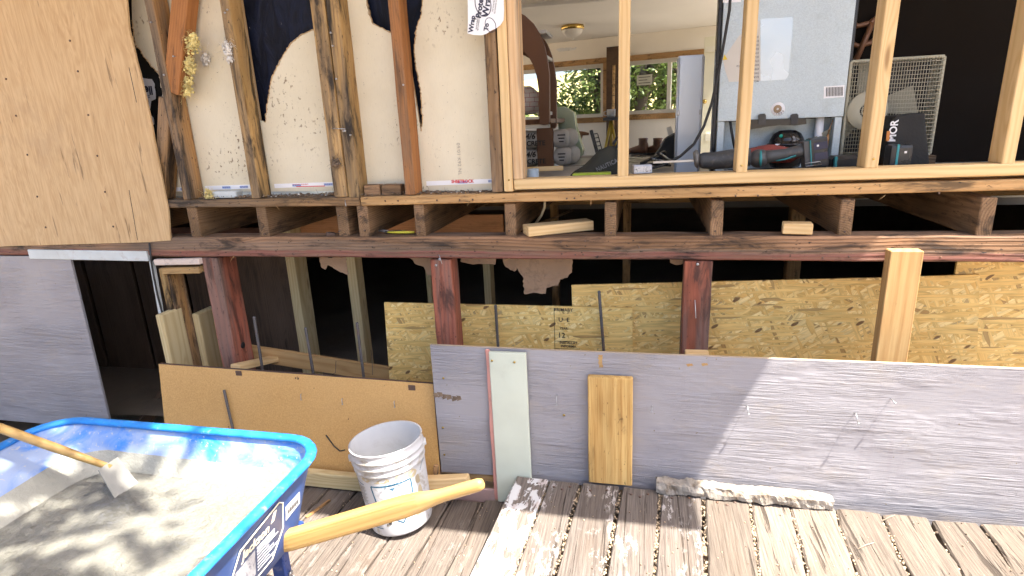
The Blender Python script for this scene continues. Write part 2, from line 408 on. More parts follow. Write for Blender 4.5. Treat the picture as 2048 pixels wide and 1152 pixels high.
def lavender():
    t = T('lavender_painted_plywood'); v = t.co()
    g = t.noise(t.scl(v, 2.4, 1, 58), 1.0, 7.0, 0.68, 1.1)
    g2 = t.noise(t.scl(v, 14, 1, 190), 1.0, 3.0, 0.6)
    big = t.noise(v, 2.4, 4.0)
    c = t.mix(t.ss(big, 0.3, 0.7), (0.275, 0.26, 0.275), (0.32, 0.303, 0.313))
    cr = t.ss(g, 0.62, 0.70)
    c = t.mix(t.ma('MULTIPLY', cr, 0.55), c, (0.17, 0.15, 0.17))
    sp = t.ss(t.noise(v, 55.0, 2.0), 0.73, 0.76)
    c = t.mix(sp, c, (0.2, 0.15, 0.1))
    mud = t.ma('MULTIPLY', t.ss(t.noise(t.scl(v, 5, 1, 9), 1.0, 6.0, 0.7, 0.4), 0.52, 0.70), 0.35)
    c = t.mix(mud, c, (0.34, 0.29, 0.24))
    drip = t.ma('MULTIPLY', t.ss(t.noise(t.scl(v, 26, 1, 1.2), 1.0, 4.0, 0.6), 0.58, 0.72), 0.22)
    c = t.mix(drip, c, (0.25, 0.22, 0.23))
    amp = t.ss(t.noise(t.scl(v, 2.0, 1, 5.0), 1.0, 4.0), 0.36, 0.64, 0.15, 1.35)
    t.bump(t.ma('MULTIPLY', amp, t.ma('ADD', t.ma('MULTIPLY', g, 1.0), t.ma('MULTIPLY', g2, 0.22))), 0.75, 0.012)
    return t.out(c, 0.5, spec=0.45)
M_lav = lavender()
def drywall():
    t = T('gypsum_back_paper'); v = t.co()
    big = t.noise(v, 3.0, 4.0)
    c = t.mix(t.ss(big, 0.3, 0.7), (0.66, 0.59, 0.435), (0.73, 0.66, 0.50))
    f = t.noise(t.scl(v, 260, 1, 40), 1.0, 2.0)
    c = t.mix(t.ss(f, 0.4, 0.75, 0, 0.10), c, (0.42, 0.36, 0.27))
    reg = t.ss(t.noise(v, 3.4, 3.0), 0.49, 0.66)
    sp = t.ss(t.noise(t.scl(v, 60, 60, 40), 1.0, 4.0, 0.6), 0.585, 0.63)
    c = t.mix(t.ma('MULTIPLY', sp, t.ma('MULTIPLY_ADD', reg, 0.9, 0.0)), c, (0.16, 0.10, 0.05))
    sp2 = t.ss(t.noise(v, 95.0, 2.0), 0.725, 0.75)
    c = t.mix(t.ma('MULTIPLY', sp2, 0.7), c, (0.11, 0.08, 0.05))
    t.bump(f, 0.06, 0.002)
    return t.out(c, 0.8, spec=0.2)
M_dry = drywall()
def steel_back():
    t = T('galvanised_spangle'); v = t.co()
    vo = t.n('TexVoronoi', {'feature': 'F1'}, Vector=v, Scale=260.0).outputs['Color']
    s1 = t.n('SeparateColor', Color=vo).outputs[0]
    c = t.mix(s1, (0.42, 0.48, 0.51), (0.53, 0.60, 0.63))
    d = t.ss(t.noise(v, 7.0, 5.0, 0.7), 0.5, 0.75, 0.0, 0.35)
    c = t.mix(d, c, (0.30, 0.31, 0.28))
    t.bump(s1, 0.12, 0.002)
    return t.out(c, t.ss(s1, 0, 1, 0.38, 0.62), 0.45)
M_galv = steel_back()
def tarpaper(name, a, b):
    t = T(name); v = t.co()
    n1 = t.noise(t.scl(v, 16, 8, 5), 1.0, 5.0, 0.6, 1.2)
    c = t.mix(t.ss(n1, 0.35, 0.7), a, b)
    c = t.mix(t.ss(t.noise(t.scl(v, 70, 10, 30), 1.0, 3.0), 0.7, 0.75), c, (0.45, 0.42, 0.38))
    t.bump(n1, 0.6, 0.02)
    return t.out(c, 0.6, spec=0.2)
M_navy = tarpaper('navy_wall_membrane', (0.004, 0.005, 0.011), (0.009, 0.013, 0.032))
M_black = plain('painted_void_black', (0.012, 0.012, 0.012), 0.8, var=0.3)  # flat black that paints the darkness of voids and holes
M_felt = plain('torn_building_felt', (0.29, 0.19, 0.12), 0.9, bmp=0.4, bs=25, dirt=0.4, dc=(0.10, 0.07, 0.05), ds=14)
def hardboard():
    t = T('tan_hardboard'); v = t.co()
    n1 = t.noise(v, 160.0, 3.0, 0.7)
    big = t.noise(v, 1.8, 3.0)
    c = t.mix(t.ss(n1, 0.3, 0.7), (0.60, 0.36, 0.13), (0.47, 0.265, 0.09))
    c = t.mix(t.ss(big, 0.35, 0.7, 0.0, 0.3), c, (0.62, 0.39, 0.165))
    c = t.mix(t.ss(t.noise(t.scl(v, 30, 1, 22), 1.0, 3.0), 0.72, 0.76), c, (0.09, 0.055, 0.03))
    t.bump(n1, 0.1, 0.002)
    return t.out(c, 0.5, spec=0.4)
M_hard = hardboard()
def siding():
    t = T('tan_grooved_siding'); v = t.co()
    n1 = t.noise(t.scl(v, 60, 1, 5), 1.0, 5.0, 0.65)
    n3 = t.noise(t.scl(v, 7, 1, 0.9), 1.0, 4.0, 0.6, 1.4)
    fig = t.ma('MULTIPLY_ADD', t.ma('SINE', t.ma('MULTIPLY', n3, 75.0)), 0.5, 0.5)
    c = t.mix(t.ma('ADD', t.ma('MULTIPLY', t.ss(n1, 0.3, 0.75), 0.6), t.ma('MULTIPLY', fig, 0.32)), (0.60, 0.42, 0.23), (0.43, 0.27, 0.125))
    c = t.mix(t.ss(t.noise(v, 4.0, 5.0, 0.65), 0.52, 0.75, 0, 0.35), c, (0.36, 0.25, 0.15))
    c = t.mix(t.ss(t.noise(t.scl(v, 30, 1, 3), 1.0, 5.0), 0.64, 0.68, 0, 0.6), c, (0.12, 0.07, 0.035))
    t.bump(n1, 0.15, 0.003)
    return t.out(c, 0.65, spec=0.3)
M_siding = siding()
M_white = plain('white_paint', (0.62, 0.62, 0.60), 0.5, dirt=0.4, ds=12, dc=(0.30, 0.25, 0.2))
M_paper = plain('white_print_paper', (0.80, 0.80, 0.82), 0.35, var=0.03)
M_offwhite = plain('cream_wall_paint', (0.76, 0.72, 0.63), 0.6, var=0.04, ds=3)
M_ceil = plain('cream_ceiling_paint', (0.82, 0.80, 0.73), 0.7, var=0.03, ds=2)
M_ink = plain('dark_print_ink', (0.03, 0.03, 0.06), 0.5)
M_inkb = plain('black_print_ink', (0.03, 0.027, 0.025), 0.5)
M_inkfade = plain('faded_print_ink', (0.32, 0.28, 0.23), 0.7)
M_redink = plain('red_print_ink', (0.60, 0.03, 0.03), 0.5)
M_blueink = plain('blue_print_ink', (0.12, 0.20, 0.48), 0.5)
M_teal = plain('teal_plastic', (0.02, 0.22, 0.25), 0.4)
M_blackpl = plain('black_plastic', (0.022, 0.022, 0.024), 0.35, dirt=0.3, dc=(0.10, 0.09, 0.08), ds=30)
M_rubber = plain('black_rubber', (0.02, 0.02, 0.021), 0.6)
M_greypl = plain('dusty_charcoal_plastic', (0.06, 0.062, 0.066), 0.5, dirt=0.45, dc=(0.18, 0.16, 0.14), ds=26)
M_steel = plain('bare_steel', (0.45, 0.45, 0.46), 0.35, 0.9)
M_nail = plain('zinc_nail', (0.42, 0.42, 0.43), 0.4, 0.8)
M_rust = plain('rusty_steel', (0.13, 0.085, 0.065), 0.7, 0.4, dirt=0.6, dc=(0.28, 0.12, 0.045), ds=22, bmp=0.3, bs=120)
M_brass = plain('brass', (0.62, 0.44, 0.14), 0.25, 1.0)
M_foam = plain('yellow_insulation_foam', (0.72, 0.60, 0.25), 0.9, bmp=0.8, bs=70, var=0.2, dirt=0.4, dc=(0.30, 0.22, 0.08), ds=50)
M_fluff = plain('grey_white_fluff', (0.70, 0.67, 0.62), 0.9, bmp=0.8, bs=80, var=0.2, dirt=0.5, dc=(0.25, 0.22, 0.2), ds=45)
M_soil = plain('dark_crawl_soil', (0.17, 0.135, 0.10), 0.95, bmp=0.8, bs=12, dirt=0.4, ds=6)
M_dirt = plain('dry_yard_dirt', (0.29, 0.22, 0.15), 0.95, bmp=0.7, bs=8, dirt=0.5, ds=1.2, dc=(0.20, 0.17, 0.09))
M_conc = plain('rough_concrete', (0.33, 0.29, 0.24), 0.95, bmp=1.0, bs=60, var=0.3, dirt=0.75, dc=(0.17, 0.12, 0.075), ds=22, thr=0.48)
M_peb = plain('tan_pebble', (0.45, 0.34, 0.22), 0.7, var=0.3)
M_debris = plain('brown_rot_crumbs', (0.17, 0.12, 0.08), 0.9, var=0.35, ds=60)
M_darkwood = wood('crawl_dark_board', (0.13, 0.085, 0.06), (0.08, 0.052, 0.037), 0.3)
M_sage = plain('pale_sage_paint', (0.52, 0.55, 0.45), 0.45, dirt=0.22, dc=(0.36, 0.35, 0.27), ds=7, thr=0.6, bmp=0.08, bs=40)
M_pink = plain('dusty_pink_paint', (0.58, 0.27, 0.22), 0.55, dirt=0.5, dc=(0.3, 0.12, 0.1), ds=20, thr=0.58)

def leafmat(name, a, b):
    t = T(name); v = t.co()
    c = t.mix(t.noise(v, 3.0, 3.0), a, b); c = t.mix(t.ss(t.noise(v, 40.0, 1.0), 0.4, 0.6, 0, 0.5), c, b)
    t.b.inputs['Transmission Weight'].default_value = 0.0
    t.out(c, 0.5, spec=0.4)
    tr = t.n('BsdfTranslucent', Color=c); mx = t.n('MixShader', Fac=0.35)
    t.nt.links.new(t.b.outputs[0], mx.inputs[1]); t.nt.links.new(tr.outputs[0], mx.inputs[2])
    t.nt.links.new(mx.outputs[0], t.nt.nodes['Material Output'].inputs[0])
    return t.m
M_leaf = leafmat('green_leaf', (0.08, 0.13, 0.03), (0.15, 0.20, 0.05))
M_bark = plain('grey_bark', (0.11, 0.085, 0.065), 0.9, bmp=0.8, bs=30)

# ================================================================== SETTING
def sheet(name, x0, x1, y0, y1, z, mat, nx=2, ny=2, amp=0.0, fr=0.5):
    mb = MB(); vs = []; fs = []
    for j in range(ny + 1):
        for i in range(nx + 1):
            x = x0 + (x1 - x0) * i / nx; y = y0 + (y1 - y0) * j / ny
            vs.append((x, y, z + amp * mnoise.noise(Vector((x * fr, y * fr, 3.3)))))
    for j in range(ny):
        for i in range(nx):
            a = j * (nx + 1) + i; fs.append((a, a + 1, a + nx + 2, a + nx + 1))
    mb.add(vs, fs, 0, amp > 0)
    return tag(mb.build(name, mat, recalc=False), kind='structure')
tag(sheet('ground', -300, 300, -300, 500, -0.32, M_dirt, 2, 2), 'bare dry yard dirt around the house', 'ground')
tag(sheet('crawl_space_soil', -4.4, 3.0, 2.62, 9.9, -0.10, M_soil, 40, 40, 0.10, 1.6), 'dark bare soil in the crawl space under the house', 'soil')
# hillside far behind the house
hm = MB(); vs = []; fs = []
for j in range(13):
    for i in range(41):
        x = -150 + i * 7.5; y = 45 + j * 9
        vs.append((x, y, -0.4 + 13.5 * (1 - math.exp(-j * 0.28)) * (0.8 + 0.35 * mnoise.noise(Vector((x * 0.02, y * 0.02, 1.0))))))
for j in range(12):
    for i in range(40): a = j * 41 + i; fs.append((a, a + 1, a + 42, a + 41))
hm.add(vs, fs, 0, True)
M_hill = plain('dry_grass_hill', (0.36, 0.30, 0.12), 0.95, dirt=0.6, dc=(0.16, 0.17, 0.06), ds=0.15)
tag(hm.build('hill', M_hill), 'dry yellow grass hillside seen through the back window', 'hill', kind='structure')

# ---- decks: boards run away from the viewer, a few degrees off the wall's square
def deck_board(x, w0, y0, y1, z, mat, parent, sd, ragged=0.0, skew=0.068, th=0.036, curl=0.0):
    rs = random.Random(sd); n = 26; mb = MB(); rings = []
    o = rs.random() * 90
    for i in range(n + 1):
        f = i / n; y = y1 + (y0 - y1) * f
        cx = x + (y - y1) * skew
        if i == 0: pass
        e = 0.0025 + ragged * (0.9 if f < 0.25 else 0.45)
        a = mnoise.noise(Vector((y * 9, o, 0))) * e; b = mnoise.noise(Vector((y * 9, o, 7))) * e
        zz = z + 0.003 * mnoise.noise(Vector((y * 3, o, 3))) + ragged * 0.25 * mnoise.noise(Vector((y * 14, o, 5)))
        L, Rr = cx - w0 / 2 + a, cx + w0 / 2 + b; bv = 0.005 + ragged * 0.1
        ye = y
        prof = [(L, zz - th), (L, zz - bv), (L + bv, zz + curl), (L + w0 * 0.3, zz + curl * 0.3), (L + w0 * 0.65, zz), (Rr - bv, zz + curl), (Rr, zz - bv), (Rr, zz - th)]
        g = []
        for k, (px, pz) in enumerate(prof):
            dy = 0.0
            if i == 0: dy = -abs(mnoise.noise(Vector((k * 1.7, o, 9)))) * (0.008 + ragged * 1.2)
            g.append((px, ye + dy, pz + (ragged * 0.35 * mnoise.noise(Vector((px * 55, y * 11, o))) if 2 <= k <= 5 else 0)))
        rings.append(g)
    mb.loft(rings, 0, True, True, smooth=False)
    # grain runs along local X: turn the frame
    Mx = Matrix.Translation(Vector((x, (y0 + y1) / 2, z))) @ Matrix.Rotation(R(90), 4, 'Z')
    inv = Mx.inverted(); mb.v = [inv @ v for v in mb.v]
    return mb.build('deck_board', mat, parent, M=Mx)
def screw_heads(parent, pts, r=0.006, mat=None, name='nail_head'):
    for p in pts:
        m = MB(); m.lathe([(0.0001, 0.002), (r * 0.8, 0.002), (r, 0.0005), (r, -0.003)], 8); m.build(name, mat or M_rust, parent, M=Matrix.Translation(Vector(p)))
low = thing('deck', 'weathered low wooden deck under the wheelbarrow and bucket', 'deck', (-1.5, 2.07, 0)); low['kind'] = 'structure'
x = -4.6; i = 0
rs = random.Random(5)
while x < -0.42:
    wd = 0.138 + rs.uniform(-0.008, 0.01)
    deck_board(x + wd / 2, wd, -0.9, 2.07 + rs.uniform(-0.02, 0.015), rs.uniform(-0.004, 0.003), M_deck if rs.random() < 0.72 else M_splash, low, 100 + i, ragged=0.002)
    x += wd + rs.uniform(0.003, 0.009); i += 1
for yy in (1.9, 1.0, 0.1, -0.7):
    lumber('joist', (-4.6, yy, -0.038 - 0.07), (-0.36, yy, -0.038 - 0.07), 0.04, 0.14, M_deck, low)
high = thing('raised_deck', 'raised sunlit wooden deck of worn grey planks below the purple board', 'deck', (0.9, 2.06, 0.14)); high['kind'] = 'structure'
edges = [(-0.492, -0.362), (-0.348, -0.235), (-0.214, -0.073), (-0.05, 0.085), (0.103, 0.245), (0.268, 0.418), (0.436, 0.567), (0.578, 0.716), (0.730, 0.872), (0.886, 1.03), (1.044, 1.19), (1.204, 1.35), (1.364, 1.51), (1.524, 1.67), (1.684, 1.83), (1.844, 1.99)]
for i, (a, b) in enumerate(edges):
    mt = M_dpaint if i == 0 else (M_splash if i < 5 else M_rot)
    rg = 0.0 if i < 5 else (0.004 if i < 6 else 0.013)
    deck_board((a + b) / 2, b - a + 0.007, -0.9, 2.065 - (0.012 if i == 4 else 0) - max(0, i - 5) * 0.003, 0.14 + (0.003 if i == 0 else 0), mt, high, 300 + i, ragged=rg, curl=0.003 if i < 5 else 0.0)
    if i < 6: screw_heads(high, [((a + b) / 2 + dx - 0.002, 2.02 + dy, 0.1425) for dx, dy in ((-0.035, 0.0), (0.03, 0.012), (0.0, -0.01))][: 2 + i % 2])
for yy in (1.98, 1.1, 0.2, -0.7):
    lumber('joist', (-0.47, yy, 0.14 - 0.037 - 0.05), (2.0, yy, 0.14 - 0.037 - 0.05), 0.04, 0.10, M_deck, high)
lumber('fascia', (-0.50, -0.9, 0.05), (-0.478 + 0.2 - 0.2, 2.05, 0.05), 0.02, 0.10, M_deck, high)
# grit caught in the gaps between the planks
gm = MB(); rs = random.Random(8)
for i in range(len(edges) - 1):
    gx = (edges[i][1] + edges[i + 1][0]) / 2; gw = edges[i + 1][0] - edges[i][1]
    for k in range(170 if i < 9 else 60):
        y = rs.uniform(1.25, 2.04); r = rs.uniform(0.0022, 0.0055)
        gm.ball((gx + (y - 2.065) * 0.068 + rs.uniform(-0.4, 0.4) * gw, y, 0.137 - rs.random() * 0.010), r, 5, 4, jit=0.3, mi=rs.choice((0, 0, 1)))
for k in range(260):
    y = rs.uniform(1.4, 2.05); xx = rs.uniform(0.4, 1.9) if k < 150 else rs.uniform(-0.4, 0.4)
    gm.ball((xx, y, 0.1425), rs.uniform(0.0012, 0.0032), 5, 4, jit=0.3, mi=rs.choice((0, 1)))
for k in range(330):
    y = rs.uniform(1.3, 2.05); b = rs.choice([-1.54, -1.39, -1.243, -1.09, -0.945, -0.8, -0.65]) if k < 200 else rs.uniform(-1.9, -0.55)
    gm.ball((b + rs.uniform(-0.02, 0.02), y, 0.001), rs.uniform(0.0012, 0.0035), 5, 4, jit=0.3, mi=rs.choice((0, 1)))
tag(gm.build('grit', [M_peb, M_debris], recalc=False), 'fine tan grit lying in the gaps between the deck planks', 'grit', kind='stuff')

# ================================================================== HOUSE FRAME
W0 = 2.40
wall_old = thing('wall_frame', 'old stained stud wall frame with gypsum board behind it', 'wall frame', (-1.4, W0, 1.25))
wall_new = thing('wall_frame', 'new pale fir stud wall frame in front of the refrigerator', 'wall frame', (0.3, W0, 1.31))
floor_fr = thing('floor_frame', 'row of dark floor joists resting on the long beam', 'floor frame', (-0.7, W0, 1.10))
TOP = 2.86
def stud(parent, x0, x1, zb, mat, y0=W0, dep=0.092, bev=0.003, jit=0.0, zt=TOP, sd=0, lean=0.0):
    return lumber('stud', ((x0 + x1) / 2, y0 + dep / 2, zb), ((x0 + x1) / 2 + lean, y0 + dep / 2, zt), dep, x1 - x0, mat, parent, up=(1, 0, 0), bev=bev, jit=jit, cuts=14 if jit else 0, sd=sd)
# old studs
stud(wall_old, -2.172, -2.126, 1.287, M_old, jit=0.002, sd=1)
stud(wall_old, -1.793, -1.748, 1.287, M_oldyel, jit=0.002, sd=2)
stud(wall_old, -1.366, -1.302, 1.287, M_oldyel, jit=0.002, sd=3)
stud(wall_old, -1.297, -1.242, 1.283, M_oldyel, y0=W0 + 0.006, jit=0.002, sd=4)
stud(wall_old, -1.020, -0.973, 1.292, M_oldred, jit=0.002, sd=5)
stud(wall_old, -0.625, -0.577, 1.298, M_plate, jit=0.0015, sd=6)
for xx in (-2.62, -3.05, -3.48): stud(wall_old, xx, xx + 0.046, 1.287, M_old, sd=7)
# diagonal brace let in between the studs
pa, pb = PY(372, -10, 2.44), PY(352, 186, 2.44)
lumber('brace', pa + (pa - pb) * 1.2, pb, 0.07, 0.082, M_oldred, wall_old, up=(1, 0, 0), bev=0.003)
pa, pb = PY(338, 190, 2.445), PY(322, 396, 2.445)
lumber('brace', PY(340, 196, 2.445), PY(330, 395, 2.445), 0.075, 0.06, M_old, wall_old, up=(1, 0, 0))
# bottom plates
lumber('bottom_plate', (-3.9, W0 + 0.055, 1.268), (-1.243, W0 + 0.055, 1.266), 0.11, 0.037, M_plate, wall_old, jit=0.0025, cuts=30, sd=8, bev=0.004)
lumber('bottom_plate', (-1.238, W0 + 0.053, 1.2665), (1.75, W0 + 0.053, 1.297), 0.11, 0.039, M_plate2, wall_old, jit=0.0015, cuts=30, sd=9, bev=0.004)
lumber('bottom_plate', (-0.527, W0 + 0.040, 1.3285), (1.75, W0 + 0.040, 1.352), 0.092, 0.042, M_new, wall_new, bev=0.004)
lumber('top_plate', (-3.9, W0 + 0.05, TOP + 0.02), (1.75, W0 + 0.05, TOP + 0.02), 0.09, 0.04, M_old, wall_old)
# new studs
stud(wall_new, -0.570, -0.531, 1.300, M_new, y0=W0 - 0.006, dep=0.089)
stud(wall_new, -0.529, -0.486, 1.350, M_newgrey, y0=W0 - 0.003, dep=0.089)
stud(wall_new, -0.098, -0.056, 1.353, M_new, y0=W0 - 0.004, dep=0.075)
stud(wall_new, 0.353, 0.393, 1.358, M_new, y0=W0 - 0.003, dep=0.089, lean=0.004)
stud(wall_new, 0.800, 0.845, 1.363, M_new, y0=W0 - 0.003, dep=0.089, lean=0.01)
stud(wall_new, 1.235, 1.276, 1.367, M_new, y0=W0 - 0.003, dep=0.089)
# joists
for k, (x0, x1) in enumerate(((-2.17, -2.115), (-1.79, -1.738), (-1.377, -1.322), (-1.265, -1.212), (-0.992, -0.945), (-0.578, -0.530), (-0.150, -0.103), (0.270, 0.318), (0.742, 0.790), (1.20, 1.25), (-2.6, -2.55), (-3.0, -2.95), (-3.4, -3.35))):
    lumber('joist', ((x0 + x1) / 2, W0 + 0.004 + 0.006 * (k % 3), 1.1745), ((x0 + x1) / 2 + 0.0, 4.5, 1.1745), x1 - x0, 0.147 + (0.022 if 6 <= k <= 9 else 0.0) * 0, M_joist, floor_fr, jit=0.002, cuts=20, sd=20 + k, bev=0.004)
for k, (xa, xb) in enumerate(((-0.53, -0.15), (-0.103, 0.27), (0.318, 0.742), (0.79, 1.20))):
    z = 1.247 + k * 0.004
# long beam on the posts
beam = lumber('beam', (-4.2, W0 + 0.048, 1.051), (1.9, W0 + 0.048, 1.062), 0.11, 0.098, M_beam, None, jit=0.003, cuts=60, sd=40, bev=0.006)
tag(beam, 'long dark old beam carrying the floor joists', 'beam')
def nails_on(parent, pts, tilt=(0, -1, 0), L=0.012, r=0.0035, name='nail', mat=None):
    for p in pts:
        d = Vector(tilt).normalized(); p = Vector(p); mb = MB(); e = p + d * L
        mb.tube([p - d * 0.004, e], r * 0.5, 6); mb.tube([e, e + d * 0.002], [r, r], 8); mb.build(name, mat or M_nail, parent, org=p)
nails_on(beam, [PY(1230, 495, W0), PY(880, 518, W0 + 0.0)], L=0.006, r=0.006)
nl = MB(); nl.tube([PY(877, 508, W0), PY(879, 512, W0 - 0.03), PY(884, 528, W0 - 0.035)], 0.0018, 6); nl.build('bent_nail', M_nail, beam)
nl = MB(); nl.tube([PY(690, 400, W0), PY(691, 408, W0 - 0.02), PY(692, 413, W0 - 0.02)], 0.002, 6); nl.build('nail', M_nail, wall_old)
nl = MB(); nl.tube([PY(664, 257, W0), PY(690, 258, W0 - 0.05)], 0.0022, 6); nl.tube([PY(686, 262, W0 - 0.03), PY(691, 262, W0 - 0.05)], 0.005, 6); nl.build('bent_nail', M_nail, wall_old)
nails_on(wall_old, [PY(*p, W0) for p in [(457, 20), (452, 26), (663, 66), (667, 92), (674, 158), (702, 270), (349, 113), (304, 45), (808, 170), (330, 150)]], L=0.007, r=0.0042)
nails_on(wall_new, [PY(1483, 331, W0 - 0.003), PY(1747, 318, W0 - 0.003), PY(1018, 360, W0 - 0.006)], L=0.001, r=0.004, mat=M_brass)

rs = random.Random(9)
nails_on(floor_fr, [(x_ + rs.uniform(-.012, .012), W0 + 0.003, z_) for x_ in (-2.142, -1.764, -1.35, -1.238, -0.968, -0.554, -0.127, 0.294, 0.766) for z_ in (1.13 + rs.uniform(-.01, .01), 1.20 + rs.uniform(-.015, .015))], L=0.007, r=0.0042, mat=M_rust)
nails_on(beam, [(rs.uniform(-2.3, 1.1), W0 - 0.004, 1.056 + rs.uniform(-0.035, 0.035)) for k in range(22)], L=0.004, r=0.0038, mat=M_rust)
nails_on(wall_old, [(rs.uniform(-2.2, 1.1), W0 - 0.001, 1.268) for k in range(14)], L=0.005, r=0.004, mat=M_rust)
for k in range(9):
    p = Vector((rs.uniform(-2.1, 1.0), W0 - 0.002, rs.choice((1.005, 1.255)) + rs.uniform(0, 0.01))); m = MB(); d = Vector((rs.uniform(-.03, .03), -0.008, rs.uniform(-.03, -.005)))
    m.tube([p, p + d * 0.5 + Vector((0, -0.004, 0.002)), p + d], [0.0018, 0.0012, 0.0004], 4); m.build('splinter', M_plate2, beam)
# posts under the beam
def post(label, x0, x1, zb, zt, y0, dep, mat, name='post', sd=0, jit=0.003, group=None):
    o = lumber(name, ((x0 + x1) / 2, y0 + dep / 2, zb), ((x0 + x1) / 2, y0 + dep / 2, zt), dep, x1 - x0, mat, None, up=(1, 0, 0), jit=jit, cuts=10, sd=sd, bev=0.004)
    return tag(o, label, 'post', group)
p1 = post('red-stained post with a round hole, left of the three red posts', -2.135, -2.045, 0.10, 0.998, W0, 0.14, M_redpost, sd=51)
hc = MB(); hc.lathe([(0.0001, 0.0), (0.016, 0.0), (0.0165, 0.004)], 18, M=face_frame(PY(480, 690, W0 + 0.07) - Vector((0, 0, 0)), (0, 1, 0), (0, 0, 1)))
hp = PY(479, 690, 2.47); hp.x = -2.0437
hc = MB(); hc.lathe([(0.0001, 0.0), (0.017, 0.0), (0.017, -0.01)], 18, M=face_frame(hp, (0, 1, 0), (0, 0, 1))); hc.build('bolt_hole', M_black, p1)  # flat black disc paints the dark inside of the hole
p2 = post('red-stained post with black markings standing before the short strand board', -0.932, -0.832, 0.05, 1.000, W0 + 0.002, 0.10, M_redpost, sd=52)
p3 = post('red-stained post between the purple board and beam before the tall strand board', 0.176, 0.287, 0.05, 1.004, W0 + 0.002, 0.10, M_redpost, sd=53)
nl = MB(); a = PY(1390, 600, W0); nl.tube([a, a + Vector((0.004, -0.03, -0.07))], 0.002, 6); nl.build('bent_nail', M_nail, p3)
nails_on(p3, [PY(1395, 528, W0)], L=0.004, r=0.006)
nails_on(p2, [PY(873, 530, W0)], L=0.006, r=0.006)
blk = lumber('wood_block', PY(1370, 707, W0 - 0.03), PY(1417, 708, W0 - 0.03), 0.05, 0.02, M_new); tag(blk, 'small pale wood wedge at the foot of the red post', 'wood block')

# newer props standing farther back in the crawl space
for k, (xa, xb, y0, lab) in enumerate(((570, 610, 2.98, 'pale new prop post under the house, left of the two beside the short strand board'), (690, 722, 2.98, 'pale new prop post under the house, right of the two beside the short strand board'))):
    a = PY(xa, 518, y0); b = PY(xb, 518, y0)
    post(lab, a.x, a.x + 0.06, -0.02, 1.09, y0, 0.13 if k == 0 else 0.09, M_pt, sd=60 + k, jit=0)
for k, (xa, wd, y0, lab) in enumerate(((966, 0.05, 3.5, 'thin dim prop post behind the hanging torn felt'), (850, 0.035, 3.5, 'thin dim prop post just left of the middle red post'), (1103, 0.05, 4.2, 'dim brown prop post under the torn felt flap'), (1245, 0.055, 4.2, 'dim prop post left of the tall strand board top'), (1573, 0.09, 4.2, 'dim prop post behind the tall strand board'), (1410, 0.045, 4.2, 'dim prop post seen between the two right joists'))):
    a = PY(xa, 540, y0); post(lab, a.x, a.x + wd, -0.02, 1.0, y0, 0.09, M_pt if k < 2 else M_plate2, sd=70 + k, jit=0)
gird = lumber('beam', (-2.6, 4.1, 1.03), (2.4, 4.1, 1.075), 0.05, 0.09, M_plate2); tag(gird, 'dim far girder under the floor behind the joists', 'beam')
pan = lumber('panel', (PY(545, 465, 3.1).x, 3.1, 1.016), (PY(1008, 465, 3.1).x, 3.1, 1.016), 0.02, 0.155, M_brown); tag(pan, 'brown board seen low between the left joists', 'board')

# ---- house shell: floors, walls, ceiling and roof of the room behind
def slab(name, x0, x1, y0, y1, z0, z1, mat, label=None, cat=None):
    o = MB().box(((x0 + x1) / 2, (y0 + y1) / 2, (z0 + z1) / 2), (x1 - x0, y1 - y0, z1 - z0)).build(name, mat)
    return tag(o, label, cat, kind='structure')
M_vinyl = plain('grey_vinyl_planks', (0.36, 0.34, 0.31), 0.35, dirt=0.4, ds=5, dc=(0.2, 0.18, 0.15))
slab('room_floor', -4.3, 2.55, W0 + 0.115, 4.55, 1.262, 1.292, M_vinyl, 'grey floor just inside the open stud wall', 'floor')
slab('back_room_floor', -5.0, 4.2, 4.56, 13.0, 0.90, 0.95, plain('dark_floor', (0.17, 0.145, 0.12), 0.5, dirt=0.4, ds=4), 'lower dark floor of the far room', 'floor')
slab('floor_step', -5.0, 4.2, 4.552, 4.60, 0.952, 1.285, M_offwhite, 'low riser between the two floor levels', 'step')
slab('room_ceiling', -5.0, 4.2, W0 + 0.10, 6.5, 2.885, 2.92, M_ceil, 'cream ceiling of the room behind the studs', 'ceiling')
slab('back_room_ceiling', -5.0, 1.42, 6.5, 13.0, 2.886, 2.92, M_ceil, 'cream ceiling of the far room with the brass light', 'ceiling')  # invented opening right of this slab lets sun brighten the far room
slab('wall_left', -4.45, -4.35, W0 + 0.11, 5.2, 0.96, 2.88, M_offwhite, 'cream side wall of the room', 'wall')  # both side walls end early, out of view, to let more daylight in
slab('wall_right', 2.56, 2.66, W0 + 0.13, 5.2, 1.0, 2.88, M_offwhite, 'cream side wall near the refrigerator', 'wall')
slab('ceiling_header', -5.0, 4.2, 5.6, 5.75, 2.60, 2.884, M_ceil, 'painted header beam across the ceiling', 'beam')
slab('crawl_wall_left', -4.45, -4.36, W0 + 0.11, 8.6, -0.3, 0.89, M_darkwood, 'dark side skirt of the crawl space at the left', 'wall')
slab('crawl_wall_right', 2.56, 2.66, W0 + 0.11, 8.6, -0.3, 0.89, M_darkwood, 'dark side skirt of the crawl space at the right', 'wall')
slab('crawl_wall', -4.34, 2.55, 8.6, 8.7, -0.3, 0.89, M_darkwood, 'dark far skirt board of the crawl space', 'wall')
